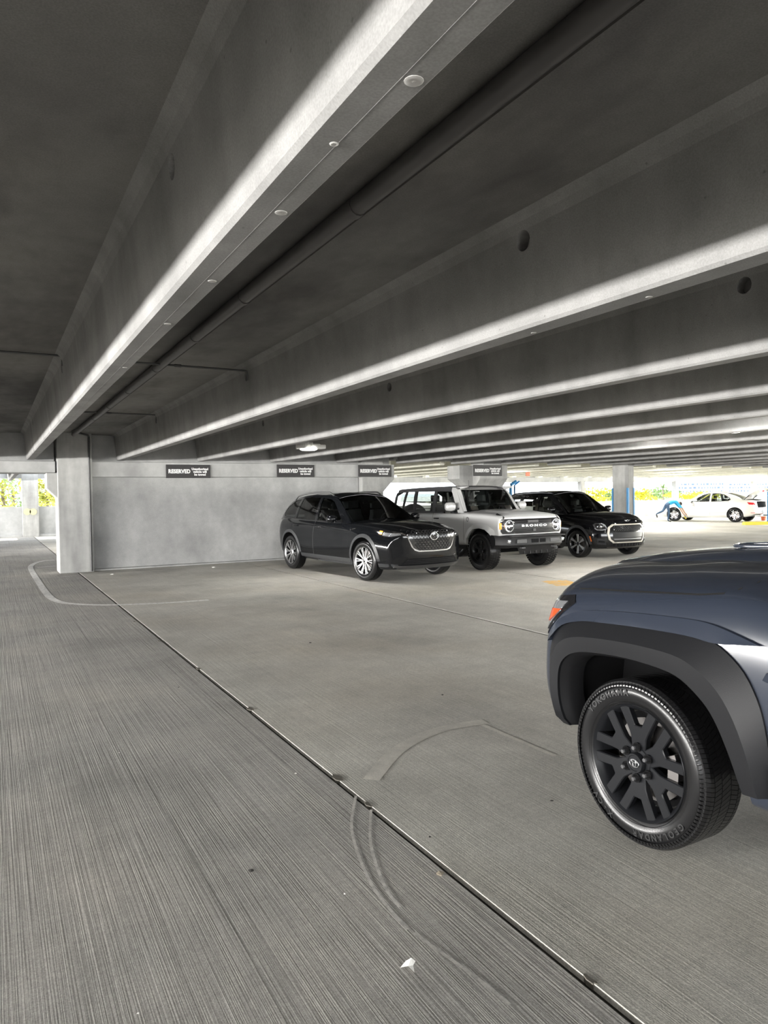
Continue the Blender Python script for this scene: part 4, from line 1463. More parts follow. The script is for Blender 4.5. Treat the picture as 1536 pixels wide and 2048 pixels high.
    y = .955 - wt / 2
    put_wheels(c, proto, [(ax, -y, rt, 1), (ax, y, rt, 1), (-ax, -y, rt, 0), (-ax, y, rt, 0)], R(4))
    return c


black_suv()
# ================================================================ silver boxy four-door off-roader with black hard top
def boxy():
    P = paint('silver_paint', (0.60, 0.60, 0.595), 0.28, 0.2)
    roofm = simple('black_hardtop', (0.045, 0.045, 0.048), 0.45)
    ax = 1.475
    M['inset'] = simple('bumper_inset_grey', (.06, .06, .062), .45)
    T = dict(
        zb=[(-2.3, .68), (-1.9, .60), (-1.0, .50), (0, .48), (1.0, .50), (1.9, .62), (2.14, .72)],
        yb=[(-2.3, .84), (0, .88), (2.14, .86)],
        zm=[(-2.3, .90), (0, .86), (2.14, .92)],
        ym=[(-2.3, .87), (-1.5, .90), (0, .895), (1.0, .90), (1.5, .91), (2.14, .90)],
        zs=[(-2.3, 1.205), (.5, 1.205), (.8, 1.215), (1.3, 1.205), (1.9, 1.175), (2.08, 1.15), (2.14, 1.12)],
        ys=[(-2.3, .85), (0, .86), (.9, .86), (1.5, .85), (2.14, .84)],
        zc=[(-2.3, 1.21), (.6, 1.27), (.9, 1.27), (1.4, 1.255), (1.9, 1.225), (2.08, 1.19), (2.14, 1.14)])
    def arch(x):
        return [(x + .52, -.1), (x + .50, .50), (x + .44, .66), (x + .33, .80), (x + .20, .875), (x, .90), (x - .20, .875), (x - .33, .80), (x - .44, .66), (x - .50, .50), (x - .52, -.1)]
    fr = Vector((9.22, 12.30))
    fl_ = Vector((11.03, 12.44))
    lat = (fl_ - fr).normalized()
    lat = Vector((1, .03)).normalized()
    fwd = Vector((lat.y, -lat.x))
    rz = math.atan2(fwd.y, fwd.x)
    o = fr + lat * .86 - fwd * (ax + .0)
    c = Car('boxy_offroader', 'silver boxy off-roader with black hard top parked between the two black cars', (o.x, o.y, 0), rz, P, T, -2.3, 2.14, (-2.22, .66), None,
            dict(start=1.9, prof=[(.6, -.02), (.8, .0), (1.0, .0), (1.15, -.03), (1.3, -.06)], bend=.10, pw=3, w=.9),
            dict(start=-2.1, prof=[(.5, 0), (1.3, 0)], bend=.06, pw=4, w=.9), [arch(ax), arch(-ax)], ax)
    G = dict(x=(-2.28, .80), zb=[(-2.28, 1.205), (.80, 1.22)], yb=[(-2.28, .835), (.80, .845)],
             zr=[(-2.28, 1.40), (-2.2, 1.70), (-2.1, 1.775), (-1.0, 1.80), (.25, 1.795), (.38, 1.77), (.80, 1.225)],
             yr=[(-2.28, .74), (.25, .745), (.38, .74), (.80, .83)], cr=[(-2.28, .02), (0, .035), (.38, .03), (.80, .05)])
    c.shell(G)
    w1 = [(.60, 1.235), (.31, 1.66), (.27, 1.70), (-.30, 1.71), (-.30, 1.235)]
    w2 = [(-.42, 1.235), (-.42, 1.71), (-1.16, 1.71), (-1.16, 1.235)]
    w3 = [(-1.28, 1.25), (-1.28, 1.71), (-1.62, 1.71), (-1.74, 1.25)]
    w4 = [(-1.80, 1.25), (-1.70, 1.70), (-2.08, 1.69), (-2.13, 1.25)]
    out = [(.46, 1.20), (.36, 1.73), (.25, 1.79), (-1.0, 1.795), (-2.1, 1.77), (-2.2, 1.69), (-2.27, 1.35), (-2.27, 1.19)]
    out2 = [(.62, 1.205), (.60, 1.235), (.31, 1.66), (.27, 1.70), (.25, 1.79), (.10, 1.795), (-1.0, 1.795), (-2.1, 1.77), (-2.2, 1.69), (-2.27, 1.35), (-2.27, 1.19)]
    c.panel('hardtop_side', [(.0, 1.195), (.0, 1.235), (-.30, 1.235), (-.30, 1.71), (.27, 1.70), (.22, 1.792), (-1.0, 1.795), (-2.1, 1.77), (-2.2, 1.69), (-2.27, 1.35), (-2.27, 1.19)], 'R', roofm, .0, .03, (.12, .12), c.gbvh, sym=True, holes=[w2, w3, w4])
    c.panel('windscreen_pillar', [(.79, 1.215), (.60, 1.215), (.58, 1.26), (.31, 1.66), (.27, 1.70), (.23, 1.793), (.34, 1.79), (.40, 1.755)], 'R', P, .004, .04, (.08, .08), c.gbvh, sym=True)
    for w, mt in ((w1, 'glass_mid'), (w2, 'glass_mid'), (w3, 'glass_mid'), (w4, 'glass_mid')):
        c.panel('window', w, 'R', M[mt], -.006, 0, (.2, .2), c.gbvh, sym=True)
    c.panel('windshield', [(-.73, 1.25), (.73, 1.25), (.65, 1.73), (-.65, 1.73)], 'F', M['glass'], -.002, 0, (.12, .10), c.gbvh)
    c.panel('windscreen_header', [(-.72, 1.735), (.72, 1.735), (.68, 1.81), (-.68, 1.81)], 'F', P, .004, .05, (.12, .10), c.gbvh)
    for sg in (-1, 1):
        c.panel('windscreen_edge', [(sg * .735, 1.25), (sg * .80, 1.25), (sg * .735, 1.735), (sg * .655, 1.735)], 'F', P, .003, .03, (.06, .08), c.gbvh)
    c.panel('roof', [(.36, -.69), (.36, .69), (-2.15, .70), (-2.15, -.70)], 'T', roofm, .003, .03, (.15, .12), c.gbvh)
    c.panel('roof_seam', [(.20, -.68), (.23, -.68), (.23, .68), (.20, .68)], 'T', M['seam'], .006, .004, (.1, .12), c.gbvh)
    c.panel('rear_window', [(-.6, 1.27), (.6, 1.27), (.56, 1.66), (-.56, 1.66)], 'B', M['glass_mid'], 0, 0, (.2, .1), c.gbvh)
    c.panel('cowl', [(.66, -.80), (.88, -.74), (.90, 0), (.88, .74), (.66, .80)], 'T', M['trim_black'], .006, .02, (.08, .1))
    # bonnet: raised middle, black ribs at the edges
    sc_ = []
    for x, h in ((2.06, .0), (2.0, .012), (1.6, .02), (1.2, .022), (.95, .022), (.92, 0)):
        row = []
        for j in range(13):
            y = lerp(-.56, .56, j / 12)
            hh, d = c.ray(x, y, 'T', c.bvh)
            row.append((x, y, hh.z - .002 + h * (0 if j in (0, 12) else 1)))
        sc_.append(row)
    MB().grid(sc_).build('bonnet_bulge', P, c.root, smooth=35)
    c.seam([(2.08, .70), (1.5, .74), (.9, .78)], 'T', .012, sym=True, off=.002)
    c.strip('bonnet_rib', [(2.06, .735), (1.85, .745)], [(2.06, .775), (1.85, .785)], 'T', M['trim_black'], .03, .03, .02)
    # door gaps, badge, handles
    c.seam([(.86, .62), (.86, 1.0), (.84, 1.21)])
    c.seam([(-.36, .52), (-.36, 1.205)])
    c.seam([(-1.02, .55), (-1.10, .80), (-1.22, .95), (-1.22, 1.205)])
    c.handles([(-.20, 1.08), (-1.02, 1.08)], M['trim_black'])
    hit, d = c.ray(1.0, 1.08, 'R', c.bvh)
    for sg in (-1, 1):
        MB().tube([(1.0 + .035 * math.cos(2 * PI * k / 16), sg * (abs(hit.y) + .004), 1.08 + .045 * math.sin(2 * PI * k / 16)) for k in range(17)], .006, 5, False).build('wing_badge', M['trim_black'], c.root)
    # flared arches in body colour with dark liner
    for x in (ax, -ax):
        I_ = [(x + .50, .50), (x + .44, .66), (x + .33, .80), (x + .20, .875), (x, .90), (x - .20, .875), (x - .33, .80), (x - .44, .66), (x - .50, .50)]
        O_ = [(x + .60, .56), (x + .55, .72), (x + .43, .87), (x + .27, .965), (x, .995), (x - .27, .965), (x - .43, .87), (x - .55, .72), (x - .60, .56)]
        c.strip('fender_flare', I_, O_, 'R', P, .055, .012, .06)
    # ---- black grille with round lamps and lettering
    gp = [(-.80, .79), (.80, .79), (.84, .84), (.84, 1.06), (.80, 1.10), (-.80, 1.10), (-.84, 1.06), (-.84, .84)]
    c.panel('grille', gp, 'F', M['gloss_black'], .012, .03, (.1, .08))
    c.panel('grille_bar', [(-.56, .925), (.56, .925), (.56, .975), (-.56, .975)], 'F', M['gloss_black'], .028, .02, (.1, .06))
    for k in range(3):
        c.panel('grille_slat', [(-.52, .815 + k * .032), (.52, .815 + k * .032), (.52, .828 + k * .032), (-.52, .828 + k * .032)], 'F', M['trim_black'], .020, .012, (.1, .05))
    for k in range(2):
        c.panel('grille_slat', [(-.52, 1.0 + k * .04), (.52, 1.0 + k * .04), (.52, 1.015 + k * .04), (-.52, 1.015 + k * .04)], 'F', M['trim_black'], .020, .012, (.1, .05))
    c.panel('grille_sensor', [(-.17, 1.02), (.12, 1.02), (.12, 1.065), (-.17, 1.065)], 'F', M['inset'], .024, .015, (.1, .05))
    c.panel('camera_pod', [(-.035, .835), (.035, .835), (.035, .885), (-.035, .885)], 'F', M['inset'], .03, .02, (.1, .1))
    c.text('BRONCO', .062, 0, .952, M['white'], bold=.003, sx=2.1, spacing=1.45, off=.030, name='grille_lettering')
    for sg in (-1, 1):
        y, z = sg * .665, .955
        hit, d = c.ray(y, z, 'F', c.bvh)
        hl = MB().lathe([(hit.x - .02, .128), (hit.x + .034, .128), (hit.x + .036, .112), (hit.x + .014, .105), (hit.x + .010, .001)], 32, 0, (0, y, z)).build('headlamp', M['lamp_clear'], c.root, smooth=35)
        MB().lathe([(hit.x + .012, .124), (hit.x + .040, .122), (hit.x + .040, .110), (hit.x + .02, .108)], 32, 0, (0, y, z))  .build('lamp_ring', M['lamp_clear'], hl, smooth=35)
        MB().box(hit.x + .012, hit.x + .030, y - sg * .22 if sg > 0 else y - .10, y + .10 if sg > 0 else y + .22, z - .014, z + .014).build('lamp_bar', M['led'], hl)
        MB().lathe([(hit.x + .01, .05), (hit.x + .024, .04), (hit.x + .026, .001)], 20, 0, (0, y, z + .05)).build('lamp_lens', M['gloss_black'], hl, smooth=40)
        MB().lathe([(hit.x + .01, .05), (hit.x + .024, .04), (hit.x + .026, .001)], 20, 0, (0, y, z - .05)).build('lamp_lens', M['gloss_black'], hl, smooth=40)
        c.panel('turn_signal', [(sg * .825, .89), (sg * .868, .89), (sg * .868, 1.02), (sg * .825, 1.02)], 'F', M['amber'], .018, .03, (.05, .05), label='amber side turn signal')
    # ---- steel bumper
    b = M['trim_black']
    bb = MB()
    prof = [(2.10, .49), (2.22, .50), (2.29, .56), (2.29, .67), (2.25, .755), (2.10, .775)]
    rows = []
    for y in (-.93, -.86, -.70, -.4, 0, .4, .70, .86, .93):
        sw = -.30 * max(0, (abs(y) - .62) / .31) ** 1.6
        rows.append([(x + sw, y, z) for x, z in prof] + [(1.72 + 0 * sw, y, .775), (1.72, y, .54)] if abs(y) > .9 else [(x + sw, y, z) for x, z in prof] + [(1.95 + sw * .5, y, .775), (1.95 + sw * .5, y, .49)])
    bb.loft(rows)
    bo = bb.build('bumper', b, c.root, smooth=30)
    for y0, y1, m in ((-.60, -.33, M['inset']), (.33, .60, M['inset']), (-.20, .0, M['well']), (.04, .2, M['well'])):
        MB().box(2.27, 2.297, y0, y1, .60, .68).build('bumper_inset', m, bo, bevel=.006, seg=1)
    for sg in (-1, 1):
        MB().lathe([(2.20, .045), (2.235, .04), (2.24, .001)], 16, 0, (0, sg * .745, .64)).build('fog_lamp', M['lamp_clear'], bo, smooth=40)
        MB().tube([(2.22, sg * .40, .50), (2.32, sg * .41, .50), (2.34, sg * .44, .50), (2.32, sg * .47, .50), (2.22, sg * .48, .50)], .016, 8).build('tow_hook', M['dark_satin'], bo, smooth=60)
    MB().tube([(2.26, -.78, .735), (2.31, -.55, .745), (2.31, .55, .745), (2.26, .78, .735)], .018, 8).build('bumper_tube', b, bo, smooth=60)
    # skid plate
    MB().add([(2.25, -.56, .52), (2.25, .56, .52), (2.17, .42, .355), (2.17, -.42, .355), (1.7, .40, .32), (1.7, -.40, .32)], [(0, 1, 2, 3), (3, 2, 4, 5)]).build('skid_plate', M['trim_black'], bo)
    for k in range(5):
        y = -.32 + k * .16
        MB().box(2.18, 2.205, y - .012, y + .012, .37, .47).build('skid_rib', b, bo)
    MB().box(-2.42, -2.25, -.88, .88, .52, .72).build('rear_bumper', b, c.root, bevel=.03)
    # sill step and under-structure
    for sg in (-1, 1):
        MB().tube([(.85, sg * .84, .47), (.80, sg * .90, .45), (-.80, sg * .90, .45), (-.85, sg * .84, .47)], .04, 8).build('side_step', b, c.root, smooth=60)
    MB().tube([(ax, -.75, .40), (ax, .75, .40)], .05, 10).build('axle', M['well'], c.root, smooth=60)
    MB().tube([(-ax, -.75, .40), (-ax, .75, .40)], .06, 10).build('axle', M['well'], c.root, smooth=60)
    c.seats(-.05, -.92, .93, .37, h=.50)
    c.steering(.36, .38, 1.16)
    c.mirrors(.60, 1.36, .86, (.13, .24, .19))
    MB().tube([(.78, -.62, 1.25), (.70, -.62, 1.95)], .004, 5).build('antenna', M['trim_black'], c.root)
    MB().box(.28, .33, -.12, .12, 1.62, 1.69).build('rear_view_mirror', M['cabin'], c.root, bevel=.01)
    # ---- wheels
    rt, rr, wt = .410, .245, .27
    wm = simple('offroad_wheel_black', (0.010, 0.010, 0.011), .35)
    def spokes(rim):
        spoke_set(rim, [[(.04, -.022), (.10, -.020), (.165, -.034), (.238, -.062), (.245, 0), (.238, .062), (.165, .034), (.10, .020), (.04, .022)]], 6, -wt / 2 + .03, lambda r_: .03 * (1 - r_ / .24), .03, wm, R(30), .004)
        for k in range(6):
            a = R(60 * k)
            MB().tube([((.17) * math.cos(a - .20), -wt / 2 + .028, .17 * math.sin(a - .20)), (.232 * math.cos(a - .26), -wt / 2 + .022, .232 * math.sin(a - .26)), (.232 * math.cos(a + .26), -wt / 2 + .022, .232 * math.sin(a + .26)), (.17 * math.cos(a + .20), -wt / 2 + .028, .17 * math.sin(a + .20))], .004, 5).build('spoke_edge', M['dark_satin'], rim, smooth=60)
        MB().lathe([(-wt / 2 + .06, .07), (-wt / 2 + .045, .06), (-wt / 2 + .04, .001)], 20, 1).build('hub_cap', wm, rim, smooth=40)
    proto = wheel_proto('wheel', rt - .008, wt, rr, spokes, wm)
    tb = MB()
    h = wt / 2
    for y0, y1, nb in ((-h + .008, -h * .55, 44), (-h * .48, -h * .06, 40), (h * .06, h * .48, 40), (h * .55, h - .008, 44)):
        for k in range(nb):
            a0, a1 = 2 * PI * (k + (.0 if y0 < 0 else .4)) / nb, 2 * PI * (k + (.0 if y0 < 0 else .4) + .72) / nb
            vs = [((r_) * math.cos(a), y, r_ * math.sin(a)) for r_ in (rt - .014, rt) for y in (y0, y1) for a in (a0, a1)]
            tb.add(vs, [(4, 5, 7, 6), (0, 4, 6, 2), (1, 3, 7, 5), (0, 1, 5, 4), (2, 6, 7, 3)])
    tag(tb.build('tread', M['tire'], proto, fix=False), kind='stuff')
    y = .955 - wt / 2
    put_wheels(c, proto, [(ax, -y, rt, 1), (ax, y, rt, 1), (-ax, -y, rt, 0), (-ax, y, rt, 0)])
    # spare wheel on the tail
    MB().lathe([(-2.62, .12), (-2.62, .37), (-2.58, .40), (-2.44, .40), (-2.40, .37), (-2.40, .12)], 40, 0, (0, 0, 1.0), close=True).build('spare_wheel', M['tire'], c.root, smooth=40)
    MB().box(-2.45, -2.28, -.1, .1, .9, 1.1).build('spare_carrier', b, c.root)
    return c


boxy()
# ================================================================ small black crossover with a pale octagonal grille frame
def small_black():
    P = paint('black_car_paint', (0.005, 0.005, 0.006), 0.07)
    clad = simple('mini_cladding', (0.035, 0.035, 0.038), 0.45)
    ax = 1.345
    T = dict(
        zb=[(-2.2, .42), (-1.9, .32), (-1.3, .25), (0, .23), (1.4, .23), (1.9, .23), (2.12, .25)],
        yb=[(-2.2, .74), (-1.8, .84), (0, .85), (1.7, .85), (2.12, .80)],
        zm=[(-2.2, .80), (0, .66), (1.4, .68), (2.12, .62)],
        ym=[(-2.2, .82), (-1.8, .89), (-1.3, .92), (-.5, .91), (.6, .91), (1.35, .945), (1.8, .93), (2.12, .90)],
        zs=[(-2.2, 1.08), (-1.5, 1.10), (0, 1.08), (.8, 1.075), (1.3, 1.06), (1.7, 1.03), (1.95, .99), (2.14, .91)],
        ys=[(-2.2, .72), (-1.5, .80), (0, .81), (.8, .80), (1.4, .78), (1.9, .74), (2.12, .70)],
        zc=[(-2.2, 1.09), (.7, 1.155), (.95, 1.155), (1.4, 1.14), (1.75, 1.105), (1.98, 1.055), (2.14, .96)])
    ra_ = .40
    arches = [[(x + ra_, -.1)] + arc(x, .355, ra_, 0, 180, 28) + [(x - ra_, -.1)] for x in (ax, -ax)]
    fr = Vector((12.96, 13.24))
    lat = Vector((1, -.03)).normalized()
    fwd = Vector((lat.y, -lat.x))
    rz = math.atan2(fwd.y, fwd.x)
    o = fr + lat * .83 - fwd * ax
    c = Car('small_black_crossover', 'small black crossover with pale octagonal grille frame right of the silver off-roader', (o.x, o.y, 0), rz, P, T, -2.2, 2.18, (-2.1, .72), None,
            dict(start=1.6, prof=[(.2, -.10), (.3, .0), (.5, .02), (.7, .0), (.85, -.03), (.95, -.07), (1.1, -.2)], bend=.36, pw=2.8, w=.9),
            dict(start=-1.8, prof=[(.3, 0), (1.1, -.05)], bend=.22, pw=3, w=.9), arches, ax)
    G = dict(x=(-2.15, 0.86), zb=[(-2.15, 1.095), (0, 1.085), (.86, 1.08)], yb=[(-2.15, 0.72), (-1.5, 0.79), (0, 0.8), (.86, 0.79)],
             zr=[(-2.15, 1.225), (-2.0, 1.455), (-1.8, 1.575), (-1.2, 1.63), (-.4, 1.645), (.0, 1.63), (.14, 1.575), (.86, 1.085)],
             yr=[(-2.15, 0.56), (-1.5, 0.61), (0, 0.63), (.14, 0.63), (.86, 0.77)], cr=[(-2.15, 0.03), (-.5, 0.055), (.14, 0.05), (.86, 0.08)])
    c.shell(G)
    w1 = [(.52, 1.115), (.20, 1.405), (.06, 1.505), (-.05, 1.545), (-.34, 1.575), (-.32, 1.115)]
    w2 = [(-.44, 1.115), (-.45, 1.58), (-1.02, 1.575), (-1.14, 1.125)]
    w3 = [(-1.26, 1.135), (-1.16, 1.565), (-1.72, 1.515), (-1.95, 1.235)]
    out = [(.85, 1.08), (.14, 1.57), (0, 1.625), (-.4, 1.64), (-1.2, 1.625), (-1.8, 1.57), (-2.0, 1.445), (-2.14, 1.205), (-2.14, 1.075), (0, 1.065)]
    c.panel('pillar_frame', out, 'R', M['gloss_black'], .0, .03, (.12, 0.12), c.gbvh, sym=True, holes=[w1, w2, w3])
    for w, mt in ((w1, 'glass'), (w2, 'glass_mid'), (w3, 'glass_mid')):
        c.panel('window', w, 'R', M[mt], -.006, 0, (.2, 0.2), c.gbvh, sym=True)
    c.panel('windshield', [(.83, -.70), (.50, -.66), (.12, -.58), (.09, 0), (.12, .58), (.50, .66), (.83, .70), (.85, 0)], 'T', M['glass'], .0, 0, (.10, .10), c.gbvh)
    c.panel('roof', [(.13, -.57), (.09, 0), (.13, .57), (-.3, .59), (-2.0, .52), (-2.0, -.52), (-.3, -.59)], 'T', P, .003, .03, (.12, .12), c.gbvh)
    c.panel('rear_window', [(-.55, 1.12), (.55, 1.12), (.46, 1.40), (-.46, 1.40)], 'B', M['glass_mid'], 0, 0, (.2, .1), c.gbvh)
    for sg in (-1, 1):
        pts = []
        for i in range(11):
            x = lerp(-.15, -1.75, i / 10)
            pts.append((x, sg * (interp(G['yr'], x) - .05), interp(G['zr'], x) + (.022 if 0 < i < 10 else .01)))
        MB().tube(pts, .015, 8).build('roof_rail', M['gloss_black'], c.root, smooth=60)
    c.seam([(.55, 1.095), (-1.2, 1.105), (-1.95, 1.135)], 'R', .014, bvh=c.gbvh, mat=M['dark_satin'], name='belt_trim', off=.006)
    c.seam([(.80, .36), (.80, .8), (.74, 1.04)])
    c.seam([(-.38, .30), (-.38, 1.05)])
    c.seam([(-1.0, .50), (-1.12, .85), (-1.2, 1.05)])
    c.handles([(-.20, .93), (-1.05, .94)], P)
    for x in (ax, -ax):
        A = arc(x, .355, ra_ + .002, 0, 180, 28)
        B = arc(x, .355, ra_ + .065, 0, 180, 28)
        c.strip('arch_cladding', A, B, 'R', clad, .014, .006, .03)
    c.strip('sill_cladding', [(lerp(ax - ra_ - .05, -ax + ra_ + .05, i / 14), .25) for i in range(15)], [(lerp(ax - ra_ - .05, -ax + ra_ + .05, i / 14), .38) for i in range(15)], 'R', clad, .012, .008, .03)
    # ---- face
    oc = [(-.48, .385), (.48, .385), (.58, .47), (.615, .62), (.58, .78), (.48, .85), (-.48, .85), (-.58, .78), (-.615, .62), (-.58, .47)]
    oi = [(y * .93, .61 + (z - .61) * .88) for y, z in oc]
    c.panel('grille', oc, 'F', M['gloss_black'], .006, .02, (.07, .07))
    pale = simple('pale_grille_frame', (0.50, 0.47, 0.41), .35, .4)
    def ringed(L):
        out = []
        for i in range(len(L)):
            a, b = L[i], L[(i + 1) % len(L)]
            for j in range(6):
                out.append((lerp(a[0], b[0], j / 6), lerp(a[1], b[1], j / 6)))
        return out + [out[0]]
    c.strip('grille_frame', ringed(oc), ringed(oi), 'F', pale, .018, .018, .02, sym=False)
    gm = MB()
    for r_ in range(4):
        for k in range(-8, 9):
            y, z = (k + (.5 if r_ % 2 else 0)) * .056, .70 + r_ * .030
            hit, d = c.ray(y, z, 'F', c.bvh)
            if abs(y) < .46:
                gm.box(hit.x + .004, hit.x + .016, y - .018, y + .018, z - .009, z + .009)
    tag(gm.build('grille_mesh', M['trim_black'], c.root), kind='stuff')
    c.panel('number_plinth', [(-.48, .52), (.48, .52), (.48, .64), (-.48, .64)], 'F', M['trim_black'], .018, .02, (.08, .08))
    c.panel('grille_bar', [(-.45, .470), (.45, .470), (.46, .492), (-.46, .492)], 'F', M['dark_satin'], .014, .01, (.08, .08))
    c.panel('lower_grille', [(-.46, .30), (.46, .30), (.48, .37), (-.48, .37)], 'F', M['well'], .008, .01, (.08, .08))
    for k in range(-4, 5):
        c.panel('lower_fin', [(k * .10 - .008, .305), (k * .10 + .008, .305), (k * .10 + .008, .365), (k * .10 - .008, .365)], 'F', M['trim_black'], .014, .01)
    c.panel('bumper_blade', [(-.62, .245), (.62, .245), (.60, .285), (-.60, .285)], 'F', pale, .020, .03, (.08, .08))
    c.panel('side_intake', [(-.62, .34), (-.80, .36), (-.80, .50), (-.66, .48)], 'F', M['trim_black'], .006, .01, (.05, .05), sym=True)
    c.panel('side_vent', [(-.66, .40), (-.78, .41), (-.78, .45), (-.67, .44)], 'F', M['well'], .012, .01, (.05, .05), sym=True)
    hp = [(-.60, .735), (-.70, .70), (-.80, .705), (-.84, .74), (-.84, .84), (-.80, .875), (-.70, .88), (-.63, .84)]
    cy, cz = sum(p[0] for p in hp) / 8, sum(p[1] for p in hp) / 8
    hi = [(cy + (y - cy) * .84, cz + (z - cz) * .80) for y, z in hp]
    c.panel('headlamp', hp, 'F', M['gloss_black'], .010, .015, (.04, .04), sym=True)
    for f in (1, -1):
        c.strip('headlamp_frame', [(f * y, z) for y, z in ringed(hp)], [(f * y, z) for y, z in ringed(hi)], 'F', M['dark_satin'], .016, .016, .015, sym=False)
        for dy in (-.045, .03):
            hit, d = c.ray(f * (cy + dy), cz, 'F', c.bvh)
            MB().lathe([(hit.x + .008, .022), (hit.x + .020, .018), (hit.x + .022, .001)], 14, 0, (0, f * (cy + dy), cz)).build('headlamp_unit', M['lamp_clear'], c.root, smooth=40)
    c.panel('side_reflector', [(1.80, .43), (1.825, .43), (1.80, .56), (1.775, .56)], 'R', simple('orange_reflector', (.7, .16, .02), .2), .006, .008, (.05, .05), sym=True, label='orange reflector behind the front wheel arch')
    # wing emblem on the bonnet lip
    hit, d = c.ray(0, .925, 'F', c.bvh)
    e = MB().tube([(hit.x + .012, .028 * math.cos(2 * PI * k / 16), .925 + .02 * math.sin(2 * PI * k / 16)) for k in range(17)], .005, 5, False)
    for k in range(3):
        for sg in (-1, 1):
            e.tube([(hit.x + .012, sg * .03, .937 - k * .011), (hit.x + .010, sg * (.095 - k * .016), .939 - k * .011)], .004, 5)
    e.build('emblem', M['satin'], c.root, smooth=60)
    c.seam([(2.02, .0), (2.0, .4), (1.90, .68), (1.55, .755), (.9, .77)], 'T', .008, sym=True)
    c.seats(-.05, -.85, .80, .34, h=.46)
    c.steering(.38, .36, 1.06)
    c.mirrors(.50, 1.20, .82, (.12, .19, .14), M['gloss_black'])
    MB().box(.22, .26, -.11, .11, 1.42, 1.47).build('rear_view_mirror', M['cabin'], c.root, bevel=.01)
    # ---- wheels
    rt, rr, wt = .352, .255, .225
    def spokes(rim):
        spoke_set(rim, [[(.035, -.020), (.11, -.017), (.235, -.036), (.244, -.030), (.244, .030), (.235, .036), (.11, .017), (.035, .020)]], 6, -wt / 2 + .022, lambda r_: .022 * (1 - r_ / .24), .022, M['satin'], R(90), .003)
        MB().lathe([(-wt / 2 + .055, .06), (-wt / 2 + .04, .05), (-wt / 2 + .036, .035), (-wt / 2 + .036, .001)], 20, 1).build('hub_cap', M['gloss_black'], rim, smooth=40)
    proto = wheel_proto('wheel', rt, wt, rr, spokes, M['gloss_black'], tread=.006, lip_mat=M['gloss_black'])
    y = .935 - wt / 2
    put_wheels(c, proto, [(ax, -y, rt, 1), (ax, y, rt, 1), (-ax, -y, rt, 0), (-ax, y, rt, 0)], R(3))
    return c


small_black()
